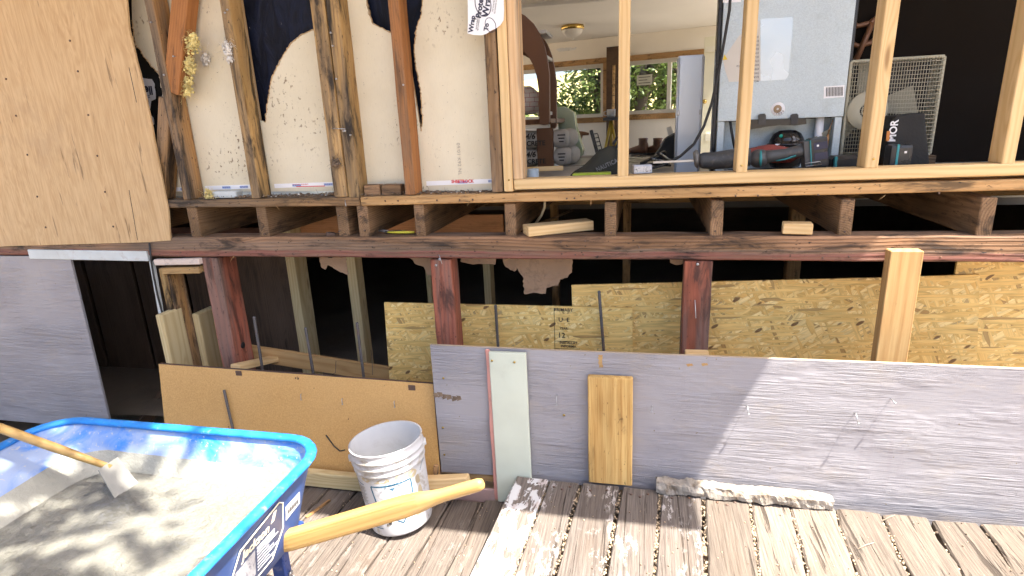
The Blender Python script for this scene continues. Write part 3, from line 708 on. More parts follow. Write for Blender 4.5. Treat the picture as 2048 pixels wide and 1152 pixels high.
# far wall, turned about fifteen degrees, with two windows
AN = R(15); WU = Vector((math.cos(AN), -math.sin(AN), 0)); WN = Vector((math.sin(AN), math.cos(AN), 0))
P0 = PY(1236, 235, 10.5); P0.z = 0
def PP(px, py, off=0.0):
    r = ray(px, py); o = Vector((0, 0, EYE)); t = ((P0 + WN * off - o).dot(WN)) / r.dot(WN); p = o + r * t
    return (p - P0).dot(WU), p.z
def LW(s, t, z): return P0 + WU * s + WN * t + Vector((0, 0, z))
MW = Matrix((WU, WN, Vector((0, 0, 1)))).transposed()
def wbox(mb, s0, s1, t0, t1, z0, z1, mi=0): return mb.box(LW((s0 + s1) / 2, (t0 + t1) / 2, (z0 + z1) / 2), (s1 - s0, t1 - t0, z1 - z0), MW, mi)
wl0, wl1 = PP(1030, 180)[0], PP(1207, 180)[0]
wr0, wr1 = PP(1250, 170)[0], PP(1398, 170)[0]
zl1, zl0 = PP(1160, 131)[1], PP(1160, 236)[1]
zr1, zr0 = PP(1305, 119)[1], PP(1305, 227)[1]
fw = MB()
wbox(fw, -4.2, wl0, 0, 0.12, 0.955, 2.884); wbox(fw, wl1, wr0, 0, 0.12, 0.955, 2.884); wbox(fw, wr1, 4.5, 0, 0.12, 0.955, 2.884)
wbox(fw, wl0, wl1, 0, 0.12, 0.955, zl0); wbox(fw, wl0, wl1, 0, 0.12, zl1, 2.884)
wbox(fw, wr0, wr1, 0, 0.12, 0.955, zr0); wbox(fw, wr0, wr1, 0, 0.12, zr1, 2.884)
back_wall = tag(fw.build('wall_back', M_offwhite), 'cream panelled back wall with two windows', 'wall', kind='structure')
for s in [-3.2 + k * 0.41 for k in range(18)]:
    if -4 < s < 4.4 and not (wl0 - .05 < s < wl1 + .05 or wr0 - .05 < s < wr1 + .05):
        g = MB(); wbox(g, s, s + 0.006, -0.004, 0.0, 0.96, 2.88); g.build('panel_strip', plain('panel_groove', (0.40, 0.36, 0.28), 0.7) if 'panel_groove' not in bpy.data.materials else bpy.data.materials['panel_groove'], back_wall)
M_glass = T('window_glass')
M_glass.b.inputs['Roughness'].default_value = 0.02
M_glass.set(M_glass.b.inputs['Base Color'], (0.95, 0.98, 0.97)); M_glass.b.inputs['Transmission Weight'].default_value = 1.0; M_glass.b.inputs['IOR'].default_value = 1.0 + 1e-3
M_glass = M_glass.m
M_vinylw = plain('window_vinyl', (0.55, 0.53, 0.47), 0.4)
def window(s0, s1, z0, z1, label, mull):
    c = LW((s0 + s1) / 2, 0.06, z0); t = thing('window', label, 'window', c)
    f = 0.06
    for a, b, e, g in ((s0, s0 + f, z0, z1), (s1 - f, s1, z0, z1), (s0 + f, s1 - f, z0, z0 + f), (s0 + f, s1 - f, z1 - f, z1)):
        m = MB(); wbox(m, a, b, 0.02, 0.1, e, g); m.build('frame', M_vinylw, t)
    ps = [s0 + f] + [x for q in mull for x in (q - 0.03, q + 0.03)] + [s1 - f]
    for q in mull: m = MB(); wbox(m, q - 0.03, q + 0.03, 0.025, 0.095, z0 + f, z1 - f); m.build('mullion', M_vinylw, t)
    for k in range(0, len(ps), 2): m = MB(); wbox(m, ps[k], ps[k + 1], 0.055, 0.061, z0 + f, z1 - f); m.build('pane', M_glass, t)
    for (a, b, e, g) in ((s0 - 0.1, s1 + 0.1, z1, z1 + 0.09), (s0 - 0.1, s1 + 0.1, z0 - 0.09, z0), (s1, s1 + 0.1, z0, z1)):
        m = MB(); wbox(m, a, b, -0.025, -0.004, e, g); m.build('trim', M_plate2, t)
    return t
window(wl0, wl1, zl0, zl1, 'window behind the brown arched bunk showing hillside and trees', [])
wr = window(wr0, wr1, zr0, zr1, 'window with a paper sticker and slider behind the pale studs', [PP(1337, 170)[0]])
sa, sz = PP(1272, 171), PP(1303, 148); m = MB(); wbox(m, sa[0], sz[0], 0.046, 0.05, sa[1], sz[1]); m.build('sticker', plain('pale_sticker', (0.55, 0.55, 0.45), 0.6), wr)
for k in range(4):
    m = MB(); wbox(m, sa[0] + 0.03, sz[0] - 0.03 - 0.05 * (k % 2), 0.0445, 0.0455, sa[1] + 0.03 + k * 0.045, sa[1] + 0.04 + k * 0.045); m.build('print_line', M_inkb, wr)
# door at the right of the back wall, standing open towards us
d0, d1 = PP(1405, 190, -0.6)[0], PP(1462, 190, -0.6)[0]
dt = thing('door', 'cream panelled door with brass knob beside the refrigerator', 'door', LW((d0 + d1) / 2, -0.6, 0.95))
m = MB(); wbox(m, d0, d1, -0.64, -0.60, 0.96, PP(1420, 74, -0.6)[1]); m.build('leaf', plain('cream_door_paint', (0.70, 0.68, 0.52), 0.5, var=0.03), dt)
for (a, b) in ((90, 105), (266, 282)):
    q0, q1 = PP(1411, b, -0.64), PP(1450, a, -0.64); m = MB(); wbox(m, q0[0], q1[0], -0.665, -0.641, q0[1], q1[1]); m.build('batten', plain('batten_paint' + str(a), (0.70, 0.68, 0.55), 0.5), dt)
k0 = PP(1410, 203, -0.66); m = MB(); m.ball(LW(k0[0], -0.69, k0[1]), 0.032, 12, 8); m.tube([LW(k0[0], -0.64, k0[1]), LW(k0[0], -0.69, k0[1])], 0.015); m.build('knob', M_brass, dt)
# dark upright and pipe between the windows
q0, q1 = PP(1213, 232, -0.25), PP(1241, 100, -0.25)
up = MB(); wbox(up, q0[0], q1[0], -0.26, -0.005, 0.955, 2.70); o = up.build('column', wood('dark_column_wood', (0.10, 0.06, 0.035), (0.05, 0.03, 0.02), 0.4)); tag(o, 'dark wooden column between the two back windows', 'column')
q0 = PP(1228, 130, -0.4); m = MB(); m.tube([LW(q0[0] - 0.02, -0.4, 0.95), LW(q0[0], -0.4, q0[1])], 0.022, 8); tag(m.build('broom_stick', M_oldyel), 'thin orange stick leaning by the dark column', 'stick')
# roof and eave: the overhang shades the wall; its end is cut to fit that shadow, the unseen far corner opened for sun
rf = MB(); Z = 2.965
rf.prism([(-5.2, 1.45, Z), (1.53, 1.45, Z), (1.50, 1.90, Z), (1.74, 2.12, Z), (2.7, 2.12, Z), (4.4, 2.3, Z), (4.4, 6.5, Z), (1.44, 6.5, Z), (1.44, 13.2, Z), (-5.2, 13.2, Z)], (0, 0, 0.10))
roof = tag(rf.build('roof', M_white), 'flat white roof and eave above the wall', 'roof')
lumber('fascia', (-5.2, 1.437, 3.0), (1.53, 1.437, 3.0), 0.02, 0.14, M_white, roof)

# ---- gypsum board, membrane and cavity behind the old studs
YD = W0 + 0.098
dry = thing('gypsum_board', 'beige gypsum board with torn openings behind the old studs', 'gypsum board', PY(660, 386, YD))
out = [(348, 384), (1020, 381), (1012, -80), (846, -80), (845, 0), (841, 36), (836, 44), (832, 60), (828, 105), (831, 130), (839, 168), (843, 205), (845, 238), (842, 262), (838, 240), (812, 80), (785, 66), (760, 55), (744, 45), (739, 30), (733, 2), (731, -80), (700, -80), (672, 30), (634, 56), (606, 68), (582, 86), (566, 110), (551, 140), (541, 165), (537, 195), (530, 245), (520, 240), (470, -80), (262, -80), (264, 40), (270, 90), (279, 98), (292, 118), (318, 150), (332, 240), (338, 300)]
def rough(pts, amp, n, sd):
    rs = random.Random(sd); r = []
    for i, p in enumerate(pts):
        q = pts[(i + 1) % len(pts)]; d = math.hypot(q[0] - p[0], q[1] - p[1]); r.append(p)
        if d > 10 and d < 120:
            k = int(d / n)
            for j in range(1, k + 1): f = j / (k + 1); r.append((p[0] + (q[0] - p[0]) * f + rs.uniform(-amp, amp), p[1] + (q[1] - p[1]) * f + rs.uniform(-amp, amp)))
    return r
mb = MB(); mb.prism([PY(a, b, YD) for a, b in rough(out, 1.5, 5, 3)], (0, 0.013, 0), 0, 1)
M_kraft = plain('brown_kraft_fringe', (0.44, 0.30, 0.16), 0.9, var=0.2, ds=30)
for tp_ in ([(634, 56), (606, 68), (582, 86), (566, 110), (551, 140), (541, 165), (537, 195), (530, 245)], [(845, 0), (841, 36), (836, 44), (832, 60), (828, 105), (831, 130), (839, 168), (843, 205), (845, 238), (842, 262)], [(785, 66), (760, 55), (744, 45), (739, 30), (733, 2)], [(264, 40), (270, 90), (279, 98), (292, 118), (318, 150)]):
    q_ = rough(tp_, 1.6, 4, len(tp_)); q_ = q_[:q_.index(tp_[-1]) + 1]; mf = MB(); mf.tube([PY(a, b, YD - 0.001) for a, b in q_], [0.0016 + 0.0016 * random.random() for _ in q_], 5); mf.build('torn_paper', M_kraft, dry)
mb.build('board', [M_dry, plain('torn_paper_edge', (0.42, 0.28, 0.14), 0.9)], dry, recalc=True)
for (xa, ya, xb, yb, lab) in ((349, 379, 366, 378, 0), (411, 376, 506, 373, 0), (549, 372, 676, 368, 1), (853, 367, 986, 362, 2)):
    a = PY(xa, ya, YD - 0.001); b = PY(xb, yb, YD - 0.001)
    z = (a.z + b.z) / 2
    lumber('edge_tape', (a.x, YD - 0.0012, a.z), (b.x, YD - 0.0012, b.z), 0.002, 0.020, M_paper, dry, bev=0)
    L = b.x - a.x
    for k in range(1 + (L > 0.15)):
        cx = a.x + (0.10 + 0.05 * (lab == 2)) * (1 if L > .15 else .4) + k * (L - 0.17); zc = a.z + (b.z - a.z) * (cx - a.x) / L
        for j in range(9):
            m = MB().box((cx + j * 0.0052, YD - 0.003, zc), (0.0028 + 0.0012 * (j % 2), 0.001, 0.010)); m.build('print_bar', M_blueink, dry)
    if lab: 
        mm = face_frame((a.x + L * (0.55 if lab == 2 else 0.42), YD - 0.0035, z + 0.0035), FX, FZ)
        if lab == 2: letters('SHEETROCK', mm, 0.0185, M_redink, dry, bold=0.0007)
        else: letters('GYPSUM PANEL  FIRE RESISTANT', mm, 0.006, M_redink, dry)
        if lab == 1: lumber('tape_stripe', (a.x + L * 0.35, YD - 0.0035, z - 0.006), (a.x + L * 0.8, YD - 0.0035, z - 0.0062), 0.001, 0.0035, M_redink, dry, bev=0)
p = PY(918, 318, YD - 0.001); letters('09/01 K92 NL', face_frame(p, (0, 0, -1), FX), 0.022, M_inkfade, dry, sp=1.1)
nv = MB(); n = 30; g = []
for j in range(21):
    for i in range(n + 1):
        q = PY(440 + i * 15, -120 + j * 22, YD + 0.05); q.y += 0.018 * mnoise.noise(Vector((q.x * 6, q.z * 3, 2))); g.append(q)
nv.add(g, [(j * (n + 1) + i, j * (n + 1) + i + 1, (j + 1) * (n + 1) + i + 1, (j + 1) * (n + 1) + i) for j in range(20) for i in range(n)], 0, True)
tag(nv.build('wall_backing', M_navy, recalc=False), 'crinkled navy membrane seen through the torn gypsum board', 'membrane')
m = MB().prism([PY(150, -80, YD + 0.06), PY(345, -80, YD + 0.06), PY(352, 330, YD + 0.06), PY(150, 420, YD + 0.06)], (0, 0.004, 0)); tag(m.build('wall_backing', M_black), 'black sheet standing in for the dark void beside the tan siding', 'membrane')  # sheet added to paint the gap's deep shade black
m = MB(); m.prism([PY(*q, YD + 0.03) for q in rough([(281, 155), (303, 158), (309, 168), (311, 198), (302, 202), (299, 226), (306, 235), (308, 248), (292, 262), (284, 210)], 0.8, 8, 5)], (0, 0.002, 0)); pr = tag(m.build('paper_scrap', M_paper), 'torn white printed paper in the black wall gap', 'paper')
letters('lle', face_frame(PY(297, 180, YD + 0.027), (-1, 0, 0.05), (0, 0, -1)), 0.055, M_ink, pr, bold=0.002, sx=0.9)
letters('z', face_frame(PY(298, 194, YD + 0.027), (-1, 0, 0), (0, 0, -1)), 0.03, M_ink, pr)
# siding sheet at the left
sd_ = MB(); pts = [(20, 492), (277, 485), (341, 481), (336, 420), (318, 330), (298, 225), (285, 170), (268, 100), (258, 60), (245, -90), (-120, -90), (-120, 500)]
sd_.prism([PY(a, b, W0 - 0.012) for a, b in rough(pts, 0.5, 30, 6)], (0, 0.010, 0)); sid = tag(sd_.build('siding_sheet', M_siding), 'torn tan siding sheet covering the left end of the wall', 'siding')
for (a, b, c, d) in ((258, 135, 273, 205), (258, 380, 275, 480)):
    lumber('crack', PY(a, b, W0 - 0.0125), PY(c, d, W0 - 0.0125), 0.001, 0.0025, M_inkb, sid, up=(1, 0, 0), bev=0)
nails_on(sid, [(x_ + random.uniform(-.006, .006), W0 - 0.012, z_ + random.uniform(-.02, .02)) for x_ in (-2.6, -3.03) for z_ in (1.15, 1.33, 1.52, 1.7, 1.88, 2.05)], L=0.001, r=0.005, mat=M_rust)
# flashing membrane flap
fl = MB(); o_ = [(934, -70), (936, 40), (935, 67), (948, 70), (963, 70.5), (972, 68), (981, 62), (993, 56), (1001, 50), (1007, 40), (1008, 20), (1005, -70)]
fl.prism([PY(a, b, W0 - 0.014) for a, b in o_], (0, 0.0015, 0)); flo = tag(fl.build('flashing_flap', M_paper), 'white printed flashing membrane flap at the top of the new studs', 'flashing')
def oval(cx, cy, rx, ry, rot, y, parent, mat, tub=0.0016):
    m = MB(); pts = []
    for k in range(28):
        q = 2 * math.pi * k / 28; u, v_ = rx * math.cos(q), ry * math.sin(q)
        pts.append(PY(cx + u * math.cos(rot) - v_ * math.sin(rot), cy + u * math.sin(rot) + v_ * math.cos(rot), y))
    m.tube(pts, tub, 4, closed=True, flat=(1, 1)); return m.build('print_oval', mat, parent)
YF = W0 - 0.0145
oval(966, 8, 25, 15.5, R(-102), YF, flo, M_ink); oval(981, 50, 15, 10, R(-110), YF + 0.0004, flo, M_ink, 0.0012)
letters('Protecto', face_frame(PY(961, 6, YF - 0.0005), (0.22, 0, 1), (-1, 0, 0.22)), 0.030, M_ink, flo, bold=0.0012)
letters('Wrap', face_frame(PY(974, 10, YF - 0.0005), (0.22, 0, 1), (-1, 0, 0.22)), 0.036, M_ink, flo, bold=0.0012)
letters('Wrap', face_frame(PY(944, 48, YF - 0.0005), (0.22, 0, 1), (-1, 0, 0.22)), 0.026, M_ink, flo, bold=0.001)
letters('To', face_frame(PY(973, 54, YF - 0.0005), (0.22, 0, 1), (-1, 0, 0.22)), 0.024, M_ink, flo, bold=0.001)
for k, q in enumerate([(955, 40), (958, 42), (988, 4), (992, 8)]):
    letters('SELF ADHERED FLASHING', face_frame(PY(*q, YF - 0.0005), (0.22, 0, 1), (-1, 0, 0.22)), 0.006, M_inkb, flo)

# skirt sheets closing the crawl space beyond the opening
o = MB().prism([(-4.5, W0 - 0.01, 1.0), (-2.93, W0 - 0.01, 1.0), (-2.95, W0 - 0.01, -0.02), (-4.5, W0 - 0.01, -0.02)], (0, 0.012, 0)).build('skirt_sheet', M_lav); tag(o, 'purple-grey painted skirt sheet at the far left under the beam', 'board')
o = MB().prism([(1.25, W0 + 0.2, 1.0), (2.6, W0 + 0.2, 1.0), (2.6, W0 + 0.2, -0.1), (1.25, W0 + 0.2, -0.1)], (0, 0.012, 0)).build('skirt_sheet', M_osb); tag(o, 'strand board skirt at the far right under the beam', 'board')
# ---- left corner of the crawl space: trim, cable, short boards
tr = lumber('trim_board', PY(60, 508, W0 - 0.006), PY(298, 512, W0 - 0.006), 0.02, 0.052, plain('pale_blue_trim', (0.52, 0.56, 0.56), 0.5, dirt=0.35, ds=14, dc=(0.3, 0.2, 0.15))); tag(tr, 'pale blue-grey horizontal trim strip under the left end of the beam', 'trim')
tr = lumber('trim_board', PY(304, 522, W0 - 0.004), PY(325, 640, W0 - 0.004), 0.02, 0.022, bpy.data.materials['pale_blue_trim'], up=(1, 0, 0)); tag(tr, 'narrow pale blue-grey upright trim beside the black cable', 'trim')
a, b = PY(312, 524, W0 - 0.01), PY(402, 522, W0 - 0.01)
o = lumber('header_board', a, b, 0.03, 0.03, plain('pinkish_white_paint', (0.60, 0.50, 0.43), 0.6, dirt=0.4, ds=16)); tag(o, 'chipped pinkish white strip under the beam left of the red post', 'trim')
a, b = PY(330, 540, W0 + 0.01), PY(405, 538, W0 + 0.01)
o = lumber('header_board', a, b, 0.05, 0.034, M_oldyel); tag(o, 'short golden blocking board below the pinkish strip', 'board')
o = lumber('post', PY(345, 546, W0 + 0.06) + Vector((0, 0, 0)), PY(345, 546, W0 + 0.06) - Vector((0, 0, 0.95)), 0.10, 0.045, M_old, up=(1, 0, 0)); tag(o, 'brown old stud post in the left crawl space corner', 'post')
o = lumber('post', PY(324, 536, W0 + 0.005), PY(324, 536, W0 + 0.005) - Vector((0, 0, 0.6)), 0.02, 0.03, M_oldyel, up=(1, 0, 0)); tag(o, 'splintered golden strip beside the pale upright trim', 'board')
def shortb(label, px, py, y0, wd, dep, zb):
    a = PY(px, py, y0); o = lumber('board', (a.x + wd / 2, y0 + dep / 2, a.z), (a.x + wd / 2, y0 + dep / 2, zb), dep, wd, M_pt, up=(1, 0, 0), bev=0.006); return tag(o, label, 'board')
shortb('short new treated board standing in the left corner of the form', 309, 630, W0 - 0.09, 0.04, 0.14, 0.0)
shortb('short new treated board behind the brown corner post', 382, 628, W0 + 0.10, 0.04, 0.14, 0.0)
m = MB(); m.tube([PY(299, 486, W0 - 0.02), PY(302, 520, W0 - 0.022), PY(307, 550, W0 - 0.02), PY(315, 590, W0 - 0.02), PY(325, 628, W0 - 0.02), PY(333, 660, W0 + 0.02)], 0.005, 6); tag(m.build('cable', M_rubber), 'thin black cable hanging below the tan siding', 'cable')
# dark skirt inside at the left
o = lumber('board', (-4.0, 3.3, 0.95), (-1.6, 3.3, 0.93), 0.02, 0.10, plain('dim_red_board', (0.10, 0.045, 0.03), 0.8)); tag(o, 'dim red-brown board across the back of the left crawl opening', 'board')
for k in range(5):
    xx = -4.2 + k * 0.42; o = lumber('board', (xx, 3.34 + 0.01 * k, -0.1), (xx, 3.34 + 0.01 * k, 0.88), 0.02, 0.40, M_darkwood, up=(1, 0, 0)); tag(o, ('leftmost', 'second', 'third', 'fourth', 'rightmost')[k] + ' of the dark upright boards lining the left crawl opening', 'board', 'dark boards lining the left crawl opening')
o = lumber('board', PY(285, 850, 2.75), PY(345, 770, 2.95), 0.03, 0.08, M_darkwood); tag(o, 'dim slanting board at the left end of the tan form board', 'board')
o = lumber('board', PY(480, 660, 4.0), PY(545, 570, 4.4), 0.03, 0.06, M_darkwood); tag(o, 'dim diagonal brace behind the left red post', 'board')

# ---- form boards
tan_ = MB(); base = 2.085
def lean(px, py, yb, k):   # a face leaning back by k per metre of height
    y = yb
    for _ in range(6):
        p = PY(px, py, y); y = yb + k * max(0, p.z)
    return p
pts = [lean(317, 728, base, 0.14), lean(592, 748, base, 0.14), lean(866, 768, base, 0.14), lean(881, 951, base, 0.14), lean(700, 968, base, 0.14)]
pl = lean(345, 900, base, 0.14); pl2 = Vector((pts[0].x - 0.0, base, 0.003)); pts += [Vector((pts[4].x - 0.4, base, 0.004)), pl2]
tan_.prism(pts, (0, 0.016, 0), 0, 1)
tanb = tag(tan_.build('form_board', [M_hard, M_rust]), 'tan hardboard form sheet leaning behind the wheelbarrow', 'board')
def fix(px, py, yb, k, parent, nail=True, bend=(0.006, -0.02, -0.02)):
    p = lean(px, py, yb, k); m = MB(); p = p + Vector((0, 0.002, 0)); m.tube([p, p + Vector((bend[0] * 0.3, -0.012, 0.002)), p + Vector(bend)], 0.0018, 6)
    e = p + Vector(bend); m.tube([e, e + Vector((0.0006, -0.0006, -0.002))], 0.0045, 8); return m.build('bent_nail', M_nail, parent)
for q in [(603, 788), (685, 797), (789, 802)]: fix(*q, base, 0.14, tanb)
for q in [(478, 746), (824, 775)]:
    p = lean(*q, base, 0.14); lumber('metal_clip', p + Vector((-0.016, -0.0025, 0)), p + Vector((0.016, -0.0025, 0)), 0.004, 0.024, M_rust, tanb)
m = MB(); m.tube([lean(*q, base - 0.003, 0.14) for q in [(652, 870), (668, 892), (680, 902), (690, 900)]], 0.003, 5); m.build('scratch', M_inkb, tanb)
YL = 2.105
lv = MB(); lv.prism([PY(860, 690, YL), PY(1100, 701, YL), PY(1785, 727, YL), PY(2040, 738, YL), PY(2040, 738, YL) - Vector((-0.35, 0, 0)), PY(2040, 738, YL) - Vector((-0.35, 0, 0.66)), PY(985, 950, YL), PY(883, 944, YL)], (0, 0.014, 0), 0, 1)
lav = tag(lv.build('form_board', [M_lav, plain('raw_plywood_edge', (0.42, 0.33, 0.24), 0.8)]), 'purple-grey painted plywood form board along the raised deck', 'board')
for q, b in [((1113, 790), (0.004, -0.028, -0.03)), ((1305, 812), (-0.004, -0.03, -0.01)), ((1494, 812), (0.002, -0.028, -0.018)), ((1709, 826), (0.006, -0.03, -0.025)), ((1781, 798), (0.004, -0.03, 0.0))]: fix(*q, YL, 0.0, lav, bend=b)
for q in [(887, 756), (886, 855), (889, 909), (1128, 830)]: nails_on(lav, [PY(*q, YL)], L=0.001, r=0.005, mat=M_brass)
def decal(pts, y, mat, parent, name='bare_patch', th=0.0006, amp=1.0, n=4, sd=1):
    m = MB(); m.prism([PY(a, b, y - th) for a, b in rough(pts, amp, n, sd)], (0, th * 0.8, 0)); return m.build(name, mat, parent)
decal([(1196, 710), (1206, 710), (1204, 722), (1206, 735), (1198, 735)], YL, M_ply, lav, amp=1.5)
for k, q in enumerate([(871, 790), (880, 789), (888, 793), (898, 794), (908, 797), (917, 796)]):
    decal([(q[0] - 5, q[1] - 5), (q[0] + 4, q[1] - 4), (q[0] + 6, q[1] + 3), (q[0] - 3, q[1] + 6)], YL, M_debris, lav, name='scuff', amp=2, n=2, sd=k)
for q in [(1379, 730), (1409, 729)]:
    decal([(q[0] - 7, q[1] - 2), (q[0] + 5, q[1] - 3), (q[0] + 8, q[1] + 2), (q[0] - 4, q[1] + 3)], YL, M_ply, lav, amp=1, n=3)
# strand board inner form
def osbp(label, pts, y, name='strand_board'):
    m = MB(); m.prism([PY(a, b, y) for a, b in pts], (0, 0.011, 0)); return tag(m.build(name, M_osb), label, 'board')
o1 = osbp('short strand board sheet with printed stamp behind the middle red post', [(768, 605), (1265, 616), (1266, 800), (782, 800)], 2.56)
o2 = osbp('tall strand board sheet behind the right red post', [(1143, 570), (1780, 555), (1960, 549), (1950, 830), (1150, 800)], 2.585)
for (t_, q, sz) in (('PRIMARY', (1127, 620), 0.022), ('U  E', (1128, 640), 0.03), ('YEAR:', (1128, 657), 0.016), ('12', (1123, 671), 0.036), ('INSTALLAT', (1137, 686), 0.017), ('INFORMA', (1137, 693), 0.017)):
    letters(t_, face_frame(PY(*q, 2.559), FX, FZ), sz, M_inkb, o1, bold=0.0004)
for (a, b) in (((1108, 616), (1110, 700)), ((1110, 682), (1150, 683)), ((1111, 697), (1160, 698))):
    lumber('stamp_line', PY(*a, 2.5592), PY(*b, 2.5592), 0.0006, 0.002, M_inkb, o1, up=(0.3, 0, 1), bev=0)
o3 = lumber('form_board', (-2.10, 2.58, 0.42), PY(805, 748, 2.58) + Vector((0, 0, -0.015)), 0.02, 0.09, M_ply, bev=0.002); tag(o3, 'low plywood strip form behind the rebar at the left', 'board')
o = lumber('stake', PY(470, 735, 2.3), PY(560, 715, 2.62) , 0.06, 0.03, M_new); tag(o, 'new spacer board lying across the form by the red post', 'board')
a = PY(1768, 700, 2.33); a2 = PY(1788, 500, 2.33)
o = lumber('post', (0.957, 2.36, 0.3), (0.957, 2.36, a2.z - 0.005), 0.05, 0.11, M_ply, up=(1, 0, 0), bev=0.003); tag(o, 'bright plywood upright at the right end of the tall strand board', 'post')
# ---- boards leaning on the purple form
pb = lumber('board', PY(972, 702, YL - 0.012), PY(993, 995, YL - 0.012), 0.02, 0.03, M_pink, up=(1, 0, 0), bev=0.002)
sg = thing('plank', 'pale sage plank with pink edge leaning on the purple board', 'plank', PY(1030, 990, YL - 0.02))
a, b = PY(1013, 704, YL - 0.022), PY(1030, 1000, YL - 0.022)
cx = (PY(978, 703, YL - 0.022).x + PY(1052, 704, YL - 0.022).x) / 2; wd = PY(1052, 704, YL - 0.022).x - PY(978, 703, YL - 0.022).x
lumber('face', (cx, YL - 0.022, a.z), (cx + 0.004, YL - 0.022, 0.003), 0.018, wd, M_sage, sg, up=(1, 0, 0), bev=0.0025)
bpy.data.objects.remove(pb)
xe = cx - wd / 2 - 0.009
lumber('pink_edge', (xe, YL - 0.014, a.z + 0.004), (xe + 0.006, YL - 0.014, 0.003), 0.014, 0.018, M_pink, sg, up=(1, 0, 0), bev=0.003, jit=0.004, cuts=14, sd=3)
nails_on(sg, [PY(984, 721, YL - 0.032), PY(1029, 724, YL - 0.032)], L=0.002, r=0.005, mat=M_brass)
a, b = PY(1175, 752, YL - 0.03), PY(1266, 757, YL - 0.03)
yp = lumber('plank', ((a.x + b.x) / 2, YL - 0.022, (a.z + b.z) / 2), ((a.x + b.x) / 2 + 0.003, YL - 0.022, 0.143), 0.028, b.x - a.x, M_yel, up=(1, 0, 0), bev=0.004, jit=0.0015, cuts=12, sd=4); tag(yp, 'short weathered yellow plank leaning on the purple board', 'plank')
# base boards on the low deck
o = lumber('board', (-1.95, 2.055, 0.047), (-0.90, 2.052, 0.047), 0.038, 0.075, M_pt, bev=0.004); tag(o, 'long new board lying on edge along the foot of the tan board', 'board')
o = lumber('board', PY(842, 972, 2.02), PY(940, 968, 2.02), 0.04, 0.085, M_new, bev=0.005); tag(o, 'short new board end lying behind the barrow handle', 'board')
o = lumber('stake', PY(872, 948, 2.06), PY(872, 930, 2.06), 0.02, 0.02, M_old, up=(1, 0, 0)); tag(o, 'tiny wooden stake at the foot of the tan board', 'stake')
o = lumber('board', PY(905, 985, 2.09), PY(990, 992, 2.09), 0.014, 0.07, plain('purple_pink_scrap', (0.36, 0.24, 0.22), 0.6, dirt=0.6, dc=(0.36, 0.34, 0.30), ds=9)); tag(o, 'stained purple and pink scrap board behind the grip of the handle', 'board')
o = lumber('board', (-0.87, 2.118, 0.09), (-0.45, 2.118, 0.085), 0.014, 0.03, M_oldyel); tag(o, 'thin brown strip under the left bottom edge of the purple board', 'board')
# concrete chunk
cm = MB(); rings = []
rs = random.Random(4)
for i in range(61):
    f = i / 60; x = 0.078 + f * 0.635; wv = 0.055 + 0.012 * mnoise.noise(Vector((x * 9, 0, 1))); hv = 0.052 - 0.006 * f + 0.012 * mnoise.noise(Vector((x * 13, 2, 1)))
    yc = 2.06 - 0.006 * f; g = []
    for k in range(12):
        q = 2 * math.pi * k / 12; cx, cz = math.cos(q), math.sin(q); e = 0.45
        cx = math.copysign(abs(cx) ** e, cx); cz = math.copysign(abs(cz) ** e, cz)
        nn = mnoise.noise(Vector((x * 22, k * 0.9, 5))) * 0.008 + mnoise.noise(Vector((x * 70, k * 2.1, 8))) * 0.005
        g.append((x + (0.012 * mnoise.noise(Vector((k * 1.3, 1, f))) if i in (0, 60) else 0), min(YL - 0.002, yc + (wv * 0.5 + nn) * cx), 0.1435 + hv * 0.5 + max(-hv * 0.5, (hv * 0.5 + nn) * cz)))
    rings.append(g)
cm.loft(rings, 0, True, True, smooth=False)
tag(cm.build('concrete_chunk', M_conc), 'long broken concrete strip lying on the raised deck', 'concrete chunk')

# ================================================================== WHEELBARROW
def rrect(x0, x1, y0, y1, r, z, n=7, r2=None):
    pts = []; r2 = r2 or r
    for (cx, cy, rr, a0) in ((x1 - r, y1 - r, r, 0), (x0 + r2, y1 - r2, r2, 90), (x0 + r2, y0 + r2, r2, 180), (x1 - r, y0 + r, r, 270)):
        for k in range(n):
            q = R(a0 + 90 * k / (n - 1)); pts.append((cx + rr * math.cos(q), cy + rr * math.sin(q), z))
    return pts
def tray_paint():
    t = T('blue_tray_paint'); v = t.co()
    sx = t.n('SeparateXYZ', Vector=t._raw)
    n1 = t.noise(t.scl(v, 5, 5, 9), 1.0, 6.0, 0.65, 0.7); n2 = t.noise(v, 85.0, 3.0, 0.6)
    blue = t.mix(t.noise(v, 3.0, 2.0), (0.012, 0.16, 0.55), (0.017, 0.21, 0.66))
    film = t.ma('MULTIPLY', t.ss(n1, 0.32, 0.58), 0.78)
    c = t.mix(film, blue, (0.38, 0.42, 0.50))
    c = t.mix(t.ss(n2, 0.62, 0.68, 0, 0.8), c, (0.46, 0.45, 0.42))
    return t.out(c, t.ss(n1, 0.4, 0.66, 0.28, 0.7), spec=0.5)
M_tray = tray_paint()
M_traymud = plain('wet_cement_film', (0.32, 0.31, 0.26), 0.45, bmp=0.7, bs=60, var=0.15)
M_trayout = plain('blue_tray_outside', (0.025, 0.06, 0.19), 0.35, var=0.15, dirt=0.35, dc=(0.16, 0.19, 0.27), ds=5)  # blue darkened: shade on the tray's back face is put into the colour
M_rim = plain('blue_rim_paint', (0.014, 0.19, 0.56), 0.5, var=0.2, dirt=0.55, dc=(0.30, 0.36, 0.44), ds=34, thr=0.56, bmp=0.15, bs=50)
wb = thing('wheelbarrow', 'blue wheelbarrow full of wet concrete with wooden handles', 'wheelbarrow', (-1.4, 1.07, 0))
